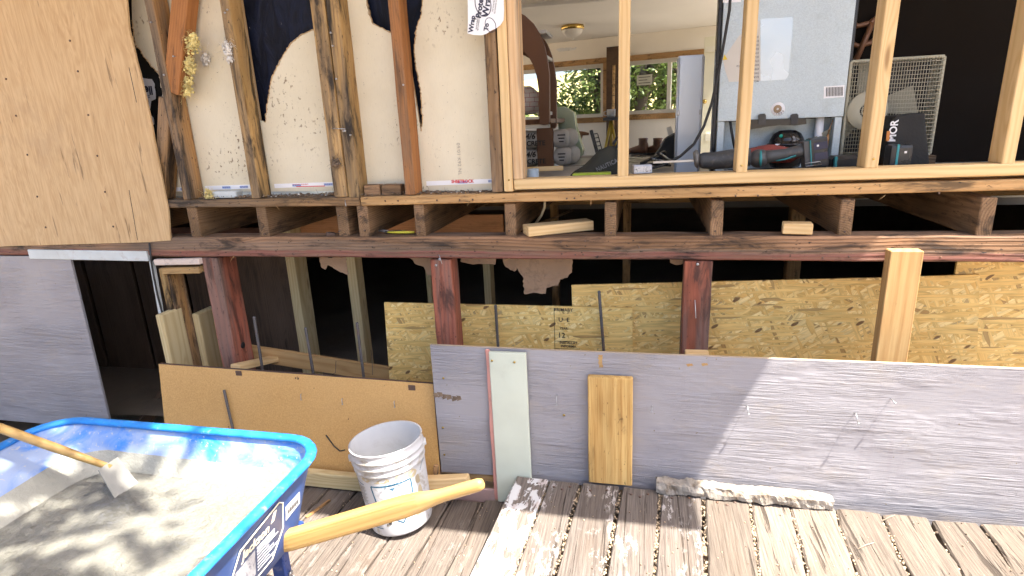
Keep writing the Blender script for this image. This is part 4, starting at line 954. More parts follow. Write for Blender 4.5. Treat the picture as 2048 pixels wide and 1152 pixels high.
L = [rrect(-1.62, -0.985, 0.845, 1.295, 0.09, 0.420), rrect(-1.66, -0.965, 0.83, 1.31, 0.095, 0.440), rrect(-1.74, -0.955, 0.80, 1.335, 0.105, 0.50),
     rrect(-1.84, -0.945, 0.765, 1.37, 0.115, 0.575), rrect(-1.97, -0.932, 0.722, 1.412, 0.125, 0.655)]
tm = MB(); tm.loft(L, 0, True, False); tm.build('tray_shell', M_trayout, wb)
def inset(g, d, dz): 
    c = Vector((sum(p[0] for p in g) / len(g), sum(p[1] for p in g) / len(g), 0)); r = []
    for p in g:
        v = Vector((p[0] - c.x, p[1] - c.y, 0)); v = v * (1 - d / v.length); r.append((c.x + v.x, c.y + v.y, p[2] + dz))
    return r
Li = [inset(g, 0.005, 0.003) for g in L]
def between(f): return [tuple(a[k] + (b[k] - a[k]) * f for k in range(3)) for a, b in zip(Li[3], Li[4])]
wav = [tuple((p[0], p[1], p[2] + 0.014 * mnoise.noise(Vector((p[0] * 5, p[1] * 5, 1))))) for p in Li[3]]
tm = MB(); tm.loft([Li[0], Li[1], Li[2], wav], 1, True, False); tm.loft([wav, between(0.6), Li[4]], 0); tm.build('tray_inside', [M_tray, M_traymud], wb)
tm = MB(); tm.tube([(p[0], p[1], p[2] + 0.006) for p in L[4]], 0.0145, 10, closed=True, flat=(1.15, 0.75)); tm.build('tray_rim', M_rim, wb)
# handles
def handle(sy):
    yc = 1.07
    A = Vector((-2.02, yc + sy * 0.055, 0.155)); B = Vector((-0.95, yc + sy * 0.125, 0.475)); T_ = Vector((-0.393, yc + sy * 0.200, 0.667))
    rings = []; secs = [(0.0, .019, .03, .3), (0.5, .019, .031, .3), (1.0, .019, .032, .3)]
    pts = [(A, .019, .028, .25), (A + (B - A) * .5, .019, .031, .25), (B, .019, .030, .25), (B + (T_ - B) * .3, .019, .030, .25), (B + (T_ - B) * .60, .019, .030, .25), (B + (T_ - B) * .68, .0185, .028, .5), (B + (T_ - B) * .74, .0165, .022, .8), (B + (T_ - B) * .80, .0155, .0185, 1), (B + (T_ - B) * .92, .016, .018, 1), (B + (T_ - B) * .975, .0155, .0175, 1), (B + (T_ - B) * .995, .012, .0135, 1), (T_, .005, .006, 1)]
    d = (T_ - B).normalized(); Rm = frame_from(d, (0, 0, 1)); org = B
    for p, a, b, e in pts:
        g = []
        for k in range(16):
            q = 2 * math.pi * (k + 0.5) / 16; cx, cz = math.cos(q), math.sin(q); ex = 0.35 + 0.65 * e
            g.append(p + Rm @ Vector((0, a * math.copysign(abs(cx) ** ex, cx), b * math.copysign(abs(cz) ** ex, cz))))
        rings.append(g)
    mb = MB(); mb.loft(rings[:6], 0, True, False, smooth=False); mb.loft(rings[5:], 0, False, True); Mx = Matrix.Translation(org) @ Rm.to_4x4(); inv = Mx.inverted(); mb.v = [inv @ v for v in mb.v]
    return mb.build('handle', M_handle, wb, M=Mx)
handle(1); handle(-1)
M_bsteel = plain('dark_blue_steel', (0.02, 0.05, 0.20), 0.3, dirt=0.35, dc=(0.3, 0.3, 0.3), ds=30)
for sy in (1, -1):
    y = 1.07 + sy * 0.16
    a = Vector((-1.00, y - sy * 0.03, 0.45)); b = Vector((-1.035, y + sy * 0.015, 0.012)); b2 = Vector((-1.33, y, 0.012)); c = Vector((-1.42, y - sy * 0.04, 0.33))
    lumber('leg', a, b, 0.03, 0.045, M_bsteel, wb, up=(1, 0, 0), bev=0.004); lumber('foot', b + Vector((0.01, 0, 0)), b2, 0.035, 0.012, M_bsteel, wb); lumber('leg_strut', b2, c, 0.025, 0.03, M_bsteel, wb, up=(1, 0, 0), bev=0.003)
    nails_on(wb, [a + (b - a) * 0.25 + Vector((0.024, 0, 0))], tilt=(1, 0, 0), L=0.003, r=0.009, name='bolt')
lumber('leg_brace', (-1.02, 0.90, 0.25), (-1.02, 1.24, 0.25), 0.012, 0.05, M_bsteel, wb)
lumber('tray_riser', (-1.0, 0.95, 0.44), (-1.0, 1.30, 0.44), 0.05, 0.03, M_bsteel, wb)
lumber('tray_riser', (-1.55, 0.98, 0.37), (-1.55, 1.16, 0.37), 0.05, 0.09, M_bsteel, wb)
wc = Vector((-2.02, 1.07, 0.19)); wl = MB(); Mw = Matrix.Translation(wc) @ Matrix.Rotation(R(90), 4, 'X')
wl.lathe([(0.10, -0.03), (0.13, -0.042), (0.165, -0.038), (0.188, -0.015), (0.188, 0.015), (0.165, 0.038), (0.13, 0.042), (0.10, 0.03), (0.10, -0.03)], 28, Mw)
whl = wl.build('wheel', M_rubber, wb); rm_ = MB(); rm_.lathe([(0.012, -0.04), (0.03, -0.02), (0.09, -0.024), (0.104, -0.031), (0.104, 0.031), (0.09, 0.024), (0.03, 0.02), (0.012, 0.04)], 20, Mw); rm_.build('rim', M_bsteel, whl)
lumber('axle', wc + Vector((0, -0.09, 0)), wc + Vector((0, 0.09, 0)), 0.016, 0.016, M_steel, wb)
# label on the tray's back face
xb = lambda z: -0.965 + 0.033 * (z - 0.44) / 0.215 + 0.0016
def onback(y, z, d=0.0): return Vector((xb(z) + d, y, z))
upv = (onback(1, 0.6) - onback(1, 0.5)).normalized(); rt = Vector((0, 1, 0))
lab = [(1.02, 0.475), (1.02, 0.56), (1.045, 0.605), (1.155, 0.625), (1.175, 0.612), (1.175, 0.535), (1.13, 0.478)]
lab = [(0.965, 0.470), (0.965, 0.560), (0.995, 0.606), (1.155, 0.628), (1.172, 0.615), (1.172, 0.535), (1.12, 0.472)]
m = MB(); m.prism([onback(a, b) for a, b in lab], (0.0006, 0, 0)); m.build('label', plain('grey_blue_label', (0.045, 0.06, 0.12), 0.4, var=0.1), wb)  # label colour darkened too, in place of shade falling on it
m = MB(); m.tube([onback(a, b, 0.001) for a, b in lab], 0.0022, 5, closed=True); m.build('label_border', plain('cream_print', (0.72, 0.66, 0.50), 0.5), wb)
letters('Jackson', face_frame(onback(1.055, 0.583, 0.0012), rt + upv * 0.0, upv), 0.036, bpy.data.materials['cream_print'], wb, shear=0.2, bold=0.0012)
m = MB(); m.prism([onback(a, b, 0.0009) for a, b in ((1.118, 0.588), (1.132, 0.588), (1.144, 0.614), (1.130, 0.614))], (0.0004, 0, 0)); m.build('emblem', bpy.data.materials['cream_print'], wb)
m = MB(); m.prism([onback(a, b, 0.0007) for a, b in ((0.972, 0.486), (1.05, 0.486), (1.05, 0.562), (0.972, 0.556))], (0.0004, 0, 0)); m.build('label_picture', plain('speckled_picture', (0.42, 0.42, 0.44), 0.5, dirt=0.8, dc=(0.1, 0.1, 0.14), ds=90, thr=0.48), wb)
for k in range(8):
    w_ = 0.075 if k < 2 else 0.05 + 0.02 * ((k * 7) % 3); lumber('print_line', onback(1.058, 0.560 - k * 0.010, 0.001), onback(1.058 + w_, 0.560 - k * 0.010, 0.001), 0.0005, 0.005 if k < 2 else 0.0026, M_paper, wb, bev=0)
m = MB(); m.prism([onback(a, b) for a, b in ((1.186, 0.545), (1.255, 0.552), (1.255, 0.590), (1.186, 0.590))], (0.0006, 0, 0)); m.build('sticker', M_paper, wb)
for k in range(14): m = MB().box(onback(1.196 + k * 0.0037, 0.571, 0.0012), (0.0005, 0.0012 + 0.0012 * (k % 3 == 0), 0.02)); m.build('barcode_bar', M_inkb, wb)
# wet concrete
def wetmix():
    t = T('wet_concrete_mix'); v = t.co()
    n1 = t.noise(v, 5.0, 4.0); n2 = t.noise(v, 55.0, 6.0, 0.72); reg = t.ss(t.noise(v, 4.2, 2.0), 0.50, 0.62)
    c = t.mix(t.ss(n1, 0.3, 0.7), (0.215, 0.205, 0.17), (0.26, 0.248, 0.205))
    lump = t.ma('MULTIPLY', reg, t.ss(n2, 0.45, 0.62))
    c = t.mix(lump, c, (0.30, 0.295, 0.28))
    c = t.mix(t.ma('MULTIPLY', reg, t.ss(n2, 0.42, 0.36)), c, (0.2, 0.19, 0.17))
    t.bump(t.ma('ADD', t.ma('MULTIPLY', n1, 0.6), t.ma('MULTIPLY', n2, t.ma('MULTIPLY_ADD', reg, 1.4, 0.55))), 1.0, 0.03)
    return t.out(c, t.ss(n2, 0.3, 0.7, 0.3, 0.55), spec=0.45)
M_mix = wetmix()
cmx = MB(); gp = []; fs = []; cxm, cym = -1.36, 1.07
lev = [tuple(a[k] + (b[k] - a[k]) * 0.35 for k in range(3)) for a, b in zip(Li[2], Li[3])]
ringp = []
for k in range(len(lev)):
    a, b = lev[k], lev[(k + 1) % len(lev)]; d = math.hypot(a[0] - b[0], a[1] - b[1]); q = max(1, int(d / 0.016))
    ringp += [(a[0] + (b[0] - a[0]) * i / q, a[1] + (b[1] - a[1]) * i / q) for i in range(q)]
NR = 46; nk = len(ringp)
for j in range(NR + 1):
    f = (j / NR) ** 0.8
    for p in ringp:
        x = cxm + (p[0] - cxm) * f; y = cym + (p[1] - cym) * f; e = 1 - f ** 10
        reg = max(0.0, min(1.0, (mnoise.noise(Vector((x * 4.0, y * 4.0, 2.0))) + 0.05) * 3.0))
        z = 0.527 + (0.016 * mnoise.noise(Vector((x * 5, y * 5, 0))) + 0.006 * mnoise.noise(Vector((x * 15, y * 15, 4))) + (0.25 + reg) * (0.013 * abs(mnoise.noise(Vector((x * 34, y * 34, 6)))) + 0.012 * abs(mnoise.noise(Vector((x * 70, y * 70, 8)))))) * e
        gp.append((x, y, z))
for j in range(NR):
    for k in range(nk): fs.append((j * nk + k, j * nk + (k + 1) % nk, (j + 1) * nk + (k + 1) % nk, (j + 1) * nk + k))
cmx.add(gp, fs, 0, True)
tag(cmx.build('wet_concrete', M_mix), 'lumpy grey wet concrete filling the wheelbarrow tray', 'concrete')
# mixing hoe in the tray
hoe = thing('mixing_hoe', 'cement-caked mixing hoe dipped in the wheelbarrow', 'hoe', PZ(270, 1000, 0.53))
b0 = PZ(262, 988, 0.525) + Vector((-0.015, 0, 0)); b1 = b0 + Vector((-0.07, 0.02, 0.085)); 
m = MB(); m.prism([b0 + Vector((0, -0.04, 0)), b0 + Vector((0.008, 0.04, 0)), b1 + Vector((0, 0.035, 0)), b1 + Vector((0, -0.035, 0))], Vector((0.003, 0, 0.003))); m.build('blade', plain('cement_caked_steel', (0.25, 0.24, 0.21), 0.6, bmp=0.4, bs=40), hoe)
m = MB(); m.tube([b1 + Vector((0.01, 0.0, -0.012)), b1 + Vector((-0.12, -0.03, 0.055)), b1 + Vector((-1.08, -0.25, 0.55))], [0.009, 0.014, 0.016], 10); m.build('shaft', M_handle, hoe)

# ================================================================== BUCKET
M_bkt = plain('dirty_white_bucket', (0.58, 0.575, 0.58), 0.45, var=0.05, dirt=0.85, dc=(0.30, 0.24, 0.16), ds=12, thr=0.51)
M_bkti = plain('dusty_bucket_inside', (0.62, 0.62, 0.62), 0.6, dirt=0.3, dc=(0.40, 0.38, 0.35), ds=9)
MBk = Matrix.Translation(Vector((-0.952, 1.895, 0.0135))) @ Matrix.Rotation(R(-6.0), 4, 'Y') @ Matrix.Rotation(R(-1.0), 4, 'X')
bk = thing('bucket', 'dirty white plastic bucket with blue shield print on the deck', 'bucket', (0, 0, 0), M=MBk)
def rad(h): return 0.1275 + 0.0135 * h / 0.30
pr_ = [(0.0001, 0.0), (0.118, 0.0), (0.1255, 0.004), (0.1275, 0.012)] + [(rad(h), h) for h in (0.05, 0.1, 0.15, 0.2, 0.25, 0.272)] + [(0.1435, 0.275), (0.1445, 0.279), (0.1415, 0.283), (0.142, 0.300), (0.1475, 0.303), (0.148, 0.308), (0.143, 0.312), (0.143, 0.327), (0.1485, 0.330), (0.149, 0.335), (0.1445, 0.339), (0.1445, 0.361), (0.148, 0.366), (0.147, 0.370), (0.142, 0.369)]
m = MB(); m.lathe(pr_, 56); o = m.build('body', M_bkt, bk, M=MBk)
m = MB(); m.lathe([(0.142, 0.369), (0.1395, 0.34), (0.137, 0.25), (0.130, 0.1), (0.1235, 0.012), (0.0001, 0.008)], 56); m.build('inside_wall', M_bkti, bk, M=MBk)
M_bprint = plain('blue_bucket_print', (0.012, 0.10, 0.18), 0.5, dirt=0.25, dc=(0.4, 0.4, 0.4), ds=40)
FA = R(-66)
def bstrip(path, wd, mat, name='print_line'):
    m = MB(); n = len(path); vs = []
    for i, (a, h) in enumerate(path):
        a2, h2 = path[min(i + 1, n - 1)]; a1, h1 = path[max(i - 1, 0)]
        dx, dh = (a2 - a1) * 0.135, h2 - h1; l = math.hypot(dx, dh) or 1; nx, nh = -dh / l * wd / 2 / 0.135, dx / l * wd / 2
        for s in (1, -1):
            q, hh = a + nx * s + FA, h + nh * s; r = rad(hh) + 0.0006; vs.append((r * math.cos(q), r * math.sin(q), hh))
    m.add(vs, [(2 * i, 2 * i + 1, 2 * i + 3, 2 * i + 2) for i in range(n - 1)]); return m.build(name, mat, bk, M=MBk)
def seg(p, q, n=8): return [(p[0] + (q[0] - p[0]) * k / n, p[1] + (q[1] - p[1]) * k / n) for k in range(n + 1)]
sh = [(-0.62, 0.235), (0.56, 0.235), (0.56, 0.19), (0.52, 0.14), (0.12, 0.06), (-0.30, 0.10)]
for a, b in zip(sh[:-1], sh[1:]): bstrip(seg(a, b), 0.006, M_bprint)
bstrip(seg((-0.62, 0.235), (-0.56, 0.15)), 0.006, M_bprint)
bstrip(seg((-1.5, 0.245), (-0.9, 0.235)), 0.004, M_bprint); bstrip(seg((-1.2, 0.045), (-0.55, 0.042)), 0.004, M_bprint)
bstrip([(0.95, 0.24), (1.1, 0.262), (1.3, 0.266)], 0.003, M_bprint)
def bpatch(path, mat, name):
    m = MB(); m.add([((rad(h) + 0.0007) * math.cos(a + FA), (rad(h) + 0.0007) * math.sin(a + FA), h) for a, h in path], [tuple(range(len(path)))]); return m.build(name, mat, bk, M=MBk)
bpatch([(-0.36, 0.236), (-0.1, 0.252), (0.05, 0.262), (0.2, 0.252), (0.36, 0.24), (0.2, 0.226), (0.0, 0.208), (-0.2, 0.224)], plain('grey_emblem', (0.45, 0.50, 0.52), 0.5), 'emblem')
bpatch([(-0.1, 0.223), (0.1, 0.223), (0.0, 0.211)], M_bprint, 'emblem_point')
q = FA; c = Vector((math.cos(q), math.sin(q), 0)); letters('W. R. MEADOWS', MBk @ face_frame(c * (rad(0.238) + 0.0016) + Vector((0, 0, 0.237)), (-math.sin(q), math.cos(q), 0), (0, 0, 1)), 0.0105, M_bprint, bk, bold=0.0004)
for k in range(16):
    h = 0.225 - k * 0.0052; bstrip(seg((-1.22, h), (-0.86 - 0.05 * (k % 3), h), 4), 0.0022, M_inkfade)
for k in range(5):
    h = 0.075 - k * 0.006; bstrip(seg((-1.05, h), (-0.6 - 0.06 * (k % 2), h), 4), 0.0022, M_inkfade)
rs = random.Random(2)
for k in range(16):
    a, h = rs.uniform(-0.42, -0.2), rs.uniform(0.05, 0.10); bpatch([(a, h), (a + 0.05, h + 0.004), (a + 0.06, h + 0.012), (a + 0.01, h + 0.011)], M_inkb if k % 2 else M_inkfade, 'print_figure')
for (a, h, da, dh) in [(-0.75, 0.262, 0.3, 0.02), (-0.2, 0.257, 0.35, 0.022), (0.3, 0.262, 0.4, 0.02), (0.65, 0.250, 0.3, 0.04), (0.80, 0.215, 0.2, 0.05), (0.85, 0.15, 0.2, 0.07), (0.75, 0.10, 0.22, 0.05), (0.62, 0.07, 0.15, 0.03), (-0.5, 0.255, 0.45, 0.018)]:
    n = 9; bpatch([(a + da * math.cos(2 * math.pi * k / n) * rs.uniform(0.6, 1) / 1.6, min(0.271, h + dh * math.sin(2 * math.pi * k / n) * rs.uniform(0.5, 1) / 1.6)) for k in range(n)], bpy.data.materials['tan_mud'] if 'tan_mud' in bpy.data.materials else plain('tan_mud', (0.42, 0.34, 0.22), 0.8, var=0.2), 'mud_smear')
for a in (0.2, math.pi + 0.2):
    m = MB(); m.lathe([(0.0001, 0.012), (0.014, 0.012), (0.018, 0.0)], 14, M=Matrix.Rotation(FA + math.pi / 2 + a - 0.2, 4, 'Z') @ Matrix.Translation(Vector((0.143, 0, 0.318))) @ Matrix.Rotation(R(90), 4, 'Y')); m.build('handle_ear', M_bkt, bk, M=MBk)

# ================================================================== SMALL THINGS ON THE FRAME
def rebar(label, p0, p1, r=0.0065, mat=None):
    p0, p1 = Vector(p0), Vector(p1); m = MB(); n = int((p1 - p0).length / 0.012); d = (p1 - p0)
    m.tube([p0 + d * (k / (2 * n)) for k in range(2 * n + 1)], [r * (1.18 if k % 2 else 1.0) for k in range(2 * n + 1)], 7); return tag(m.build('rebar', mat or M_rust), label, 'rebar')
M_reb = plain('dark_rebar', (0.13, 0.12, 0.12), 0.6, 0.5, dirt=0.5, dc=(0.22, 0.11, 0.06), ds=14)
for (a, b, lab) in (((508, 633), (526, 745), 'steel rod upright nearest the left red post'), ((611, 655), (629, 760), 'rebar upright in front of the left pale prop post'), ((714, 645), (729, 765), 'rusty rebar upright in front of the right pale prop post'), ((991, 610), (997, 705), 'rebar upright in front of the short strand board, right of the middle red post'), ((1198, 582), (1209, 720), 'rebar upright crossing both strand boards, left of the right red post')):
    yy = 2.36 if b[0] < 900 else 2.53
    A, B = PY(*a, yy), PY(*b, yy); rebar(lab, B + (B - A).normalized() * 0.2, A, mat=M_reb)
a, b = lean(448, 780, base - 0.012, 0.14), lean(468, 868, base - 0.012, 0.14); rebar('short dark rebar leaning against the tan form board', b + (b - a) * 0.9, a, 0.006, M_reb)
for k, (a, b, c) in enumerate((((672, 722), (671, 745), (658, 754)), ((742, 700), (745, 735), (745, 750)))):
    m = MB(); m.tube([PY(*a, 2.40), PY(*b, 2.39), PY(*c, 2.36)], 0.0014, 5); tag(m.build('tie_wire', M_rubber), ('thin twisted tie wire between the two right rebars of the low form', 'thin tie wire hanging right of the rusty rebar')[k], 'wire')
# blocks on the beam
ZB = 1.1075
a = PZ(1062, 470, ZB + 0.0); 
def block(label, pa, pb, wd, ht, mat=M_new):
    o = lumber('wood_block', pa, pb, wd, ht, mat, bev=0.003); return tag(o, label, 'wood block')
A = PY(1060, 461, 2.41); A.z = 1.131; B = PY(1180, 451, 2.55); B.z = 1.133
block('longer fresh cut wood block lying on the beam', A + Vector((-0.02, -0.0, 0)), B, 0.085, 0.042)
A = PY(1567, 452, 2.415); A.z = 1.136; block('short fresh cut wood block lying on the beam at right', A + Vector((0.0, 0.02, 0)), A + Vector((0.105, 0.005, 0)), 0.06, 0.042)
# pliers
plr = thing('pliers', 'pliers with black and yellow grips lying on the beam', 'pliers', PY(805, 466, 2.45))
for k, (mt, pts) in enumerate(((M_greypl, [(770, 461), (785, 463), (800, 467), (812, 469)]), (plain('yellow_grip', (0.62, 0.55, 0.05), 0.5), [(775, 459), (795, 460), (812, 463), (829, 467)]))):
    m = MB(); q = [PY(*p, 2.47 - 0.015 * k) for p in pts]
    for p in q: p.z = ZB + 0.008
    m.tube(q, [0.005, 0.007, 0.008, 0.006], 8, flat=(1, 0.8)); m.build('grip', mt, plr)
m = MB(); q = [PY(755, 458, 2.5), PY(766, 459, 2.49), PY(776, 460, 2.48)]
for p in q: p.z = ZB + 0.007
m.tube(q, [0.003, 0.008, 0.007], 8); m.build('jaw', M_steel, plr)
# grey cable loop from the floor
m = MB(); m.tube([PY(1090, 400, 2.56), PY(1089, 415, 2.56), PY(1083, 430, 2.57), PY(1072, 446, 2.60)], 0.006, 8); tag(m.build('cable', plain('old_cream_cable', (0.45, 0.38, 0.25), 0.6, dirt=0.4)), 'short cream cable dangling between joists above the longer block', 'cable')
m = MB(); m.tube([PY(1075, 448, 2.9), PY(1110, 435, 3.2), PY(1145, 420, 3.5)], 0.007, 8); tag(m.build('cable', M_joist), 'dim cable running back under the floor', 'cable')
# felt flaps hanging under the beam
def flap(label, pts, y, sd):
    rs = random.Random(sd); m = MB(); P = [PY(a, b, y) for a, b in rough(pts, 1.3, 5, sd)]
    for p in P: p.y += 0.02 * mnoise.noise(Vector((p.x * 9, p.z * 9, sd))) + (0.998 - p.z) * 0.10
    m.prism(P, (0, 0.003, 0)); return tag(m.build('felt_flap', M_felt), label, 'felt')
flap('largest torn brown felt flap hanging under the beam', [(1020, 515), (1145, 515), (1144, 545), (1138, 550), (1135, 556), (1120, 560), (1116, 573), (1092, 577), (1090, 590), (1070, 588), (1047, 591), (1045, 555), (1036, 545)], 2.525, 11)
flap('small torn felt flap left of the largest one', [(1004, 515), (1035, 515), (1033, 540), (1028, 544), (1010, 533)], 2.53, 12)
flap('thin torn felt strip right of the middle red post', [(920, 515), (993, 515), (991, 529), (970, 527), (945, 530), (921, 525)], 2.53, 13)
flap('torn felt scrap left of the middle red post', [(818, 515), (862, 515), (862, 552), (852, 550), (846, 535), (832, 530)], 2.53, 14)
flap('pointed torn felt pieces beside the right pale prop post', [(638, 515), (690, 515), (693, 551), (672, 540), (655, 530), (650, 540), (642, 536)], 2.53, 15)
flap('tiny felt scrap left of the right red post', [(1340, 515), (1368, 515), (1366, 527), (1352, 531), (1340, 526)], 2.53, 16)
# insulation tufts
def tuft(label, blobs, y, mat, sd):
    m = MB(); rs = random.Random(sd)
    for (px, py, r) in blobs:
        for k in range(70):
            p = PY(px + rs.gauss(0, r * 0.45), py + rs.gauss(0, r * 0.6), y + rs.uniform(-0.012, 0.012)); m.ball(p, rs.uniform(0.0025, 0.0075), 6, 4, jit=1.0)
        for k in range(60):
            p = PY(px + rs.gauss(0, r * 0.6), py + rs.gauss(0, r * 0.8), y - 0.01); d = Vector((rs.gauss(0, 1), rs.gauss(0, 1) * .5, rs.gauss(0, 1))) * 0.014
            m.tube([p, p + d * 0.5 + Vector((0, 0, rs.uniform(-.004, .004))), p + d], 0.0006, 3)
    return tag(m.build('insulation_tuft', mat, recalc=False), label, 'insulation')
tuft('pale crumbly insulation tuft at the top of the orange brace', [(385, 78, 10), (388, 92, 12)], 2.40, M_foam, 1)
tuft('middle yellow insulation tuft on the edge of the orange brace', [(378, 125, 9), (382, 138, 9)], 2.42, M_foam, 2)
tuft('lowest bright yellow insulation tuft below the orange brace', [(376, 165, 8), (375, 182, 10)], 2.43, M_foam, 3)
tuft('white fluffy insulation stuck on the second stud', [(455, 90, 9), (458, 102, 9), (461, 118, 5)], 2.41, M_fluff, 4)
tuft('small grey insulation tuft on the gypsum board', [(410, 118, 8)], 2.485, M_fluff, 5)
tuft('greenish insulation tuft lying on the plate at left', [(418, 390, 8)], 2.43, M_foam, 6)
tuft('dried nest fibres on the double stud', [(672, 326, 8)], 2.395, M_debris, 7)
# crumbs along the plate
db = MB(); rs = random.Random(31)
for k in range(620):
    a = rs.uniform(-2.1, -0.62); y = rs.uniform(2.415, 2.49); r = rs.uniform(0.0015, 0.005) * (2.2 if rs.random() < 0.06 else 1)
    db.ball((a, y, 1.288 + rs.random() * 0.012), r, 5, 4, sq=(1.4, 1, 0.7), jit=0.5, mi=0 if rs.random() < 0.96 else 1)
for k in range(120):
    a = rs.uniform(-2.1, -0.62); p = Vector((a, rs.uniform(2.41, 2.48), 1.293)); d = Vector((rs.gauss(0, 1), rs.gauss(0, .6), rs.gauss(0, .5))) * 0.02
    db.tube([p, p + d], 0.0007, 3)
tag(db.build('debris', [M_debris, M_fluff], recalc=False), 'rotted wood crumbs and dirt along the bottom plate', 'debris', kind='stuff')
for (pa, pb, mt, lab) in (((431, 391), (480, 391), bpy.data.materials['pale_blue_trim'], 'pale blue splintered stick lying on the plate between the first two studs'), ((733, 381), (764, 381), M_joist, 'left dark wooden block on the plate beside the double stud'), ((768, 381), (806, 380), M_joist, 'right dark wooden block on the plate before the orange stud')):
    A, B = PY(*pa, 2.455), PY(*pb, 2.455); A.z = B.z = 1.304 if mt != M_joist else 1.310; o = lumber('wood_block', A, B, 0.05, 0.03 if mt != M_joist else 0.05, mt, jit=0.002, cuts=6, sd=5); tag(o, lab, 'wood block')
o = lumber('rust_lump', PY(652, 468, 2.43), PY(670, 470, 2.45), 0.03, 0.02, M_rust, jit=0.006, cuts=5, sd=9); tag(o, 'rusty metal lump on the beam below the double joist', 'scrap metal')
# straw and shavings on the deck
for k, (a, b) in enumerate((((1715, 1098), (1748, 1085)), ((1765, 1042), (1790, 1030)), ((1590, 1086), (1608, 1076)))):
    m = MB(); A, B = PZ(*a, 0.146), PZ(*b, 0.150); m.tube([A, (A + B) / 2 + Vector((0, 0, 0.004)), B], 0.0009, 5); tag(m.build('straw', M_peb), ('straw lying on the rotted planks at lower right', 'straw at the foot of the purple board, lower right corner', 'short straw below the concrete strip')[k], 'straw')
o = lumber('wood_splinter', PZ(612, 1035, 0.006), PZ(660, 1000, 0.006), 0.015, 0.008, M_old); tag(o, 'brown wood splinter on the shaded deck left of the bucket', 'splinter')

# ================================================================== ROOM CONTENTS
FL = 1.293
# arched bunk
bunk = thing('bunk_bed', 'brown bunk bed end with rounded arched sides', 'bunk bed', PY(1085, 330, 3.8))
oa = [(1000, 8), (1030, 20), (1050, 31), (1066, 46), (1080, 68), (1089, 92), (1095, 120), (1099, 150), (1099.5, 243), (1096, 249), (1088, 250), (1081, 249), (1078, 243), (1077, 180), (1073, 152), (1066, 130), (1056, 112), (1042, 98), (1020, 86), (1000, 80)]
for k, y in enumerate((3.72, 4.02)):
    m = MB(); dx = 0.0
    m.prism([Vector((PY(a, b, 3.72).x + 0.0, y, PY(a, b, 3.72).z - 0.03 * k)) for a, b in oa], (0, 0.03, 0)); m.build('arch_side', M_shelf, bunk, bev=0.004)
for (za, zb) in ((112, 122), (226, 231), (62, 66)):
    q = PY(1092, za, 3.74); lumber('rung', (q.x - 0.06, 3.885, q.z), (q.x + 0.0, 3.885, q.z), 0.26, 0.022, M_white, bunk)
q = PY(1076, 253, 3.74); lumber('rail', (-1.9, 3.76, q.z), (PY(1100, 253, 3.76).x, 3.76, q.z), 0.03, 0.022, M_offwhite, bunk)
lumber('mattress_board', (-1.9, 4.4, q.z + 0.03), (PY(1100, 253, 3.76).x, 4.4, q.z + 0.03), 1.2, 0.03, M_shelf, bunk)
a = PY(1092, 331, 3.80); lumber('leg', (a.x, 3.80, FL), (a.x, 3.80, q.z - 0.012), 0.04, 0.105, M_shelf, bunk, up=(1, 0, 0))
# pillow
def quilt():
    t = T('white_quilt_red_lines'); v = t.co()
    b = t.n('TexBrick', Vector=t.scl(v, 1, 1, 1, (R(90), R(20), 0)), Color1=(0.62, 0.58, 0.55), Color2=(0.66, 0.62, 0.6), Mortar=(0.35, 0.06, 0.06), Scale=9.0, Mortar_Size=0.012)
    t.bump(t.noise(v, 18.0, 4.0), 0.6, 0.02); return t.out(b.outputs[0], 0.8)
c = PY(1062, 202, 3.9); m = MB(); m.ball(c + Vector((-0.02, 0, 0.0)), 0.1, 18, 12, sq=(1.0, 0.8, 0.9), jit=0.25); tag(m.build('pillow', quilt()), 'white quilted pillow with red lines on the bunk', 'pillow')
# concrete bags
M_bag = plain('paper_cement_bag', (0.50, 0.47, 0.43), 0.75, bmp=0.5, bs=12, dirt=0.3, ds=10)
def bag(label, c, L, Wd, H, ang, text=None):
    M_ = Matrix.Translation(Vector(c)) @ Matrix.Rotation(ang, 4, 'Z'); m = MB(); rings = []
    for i in range(13):
        f = i / 12 * 2 - 1; s = max(0.02, (1 - abs(f) ** 5)) ** 0.5; g = []
        for k in range(18):
            q = 2 * math.pi * k / 18; cx, cz = math.cos(q), math.sin(q); w_ = 0.5 * Wd * (0.85 + 0.15 * s)
            g.append((f * L / 2, w_ * math.copysign(abs(cx) ** 0.6, cx), 0.5 * H * (0.18 + 0.82 * s) * math.copysign(abs(cz) ** 0.75, cz) + 0.008 * mnoise.noise(Vector((f * 3, k, L)))))
        rings.append(g)
    m.loft(rings, 0, True, True); t = thing('cement_bag', label, 'bag', c, 'cement bags under the bunk', M=M_); m.build('sack', M_bag, t, M=M_)
    return t, M_
YB = 3.86
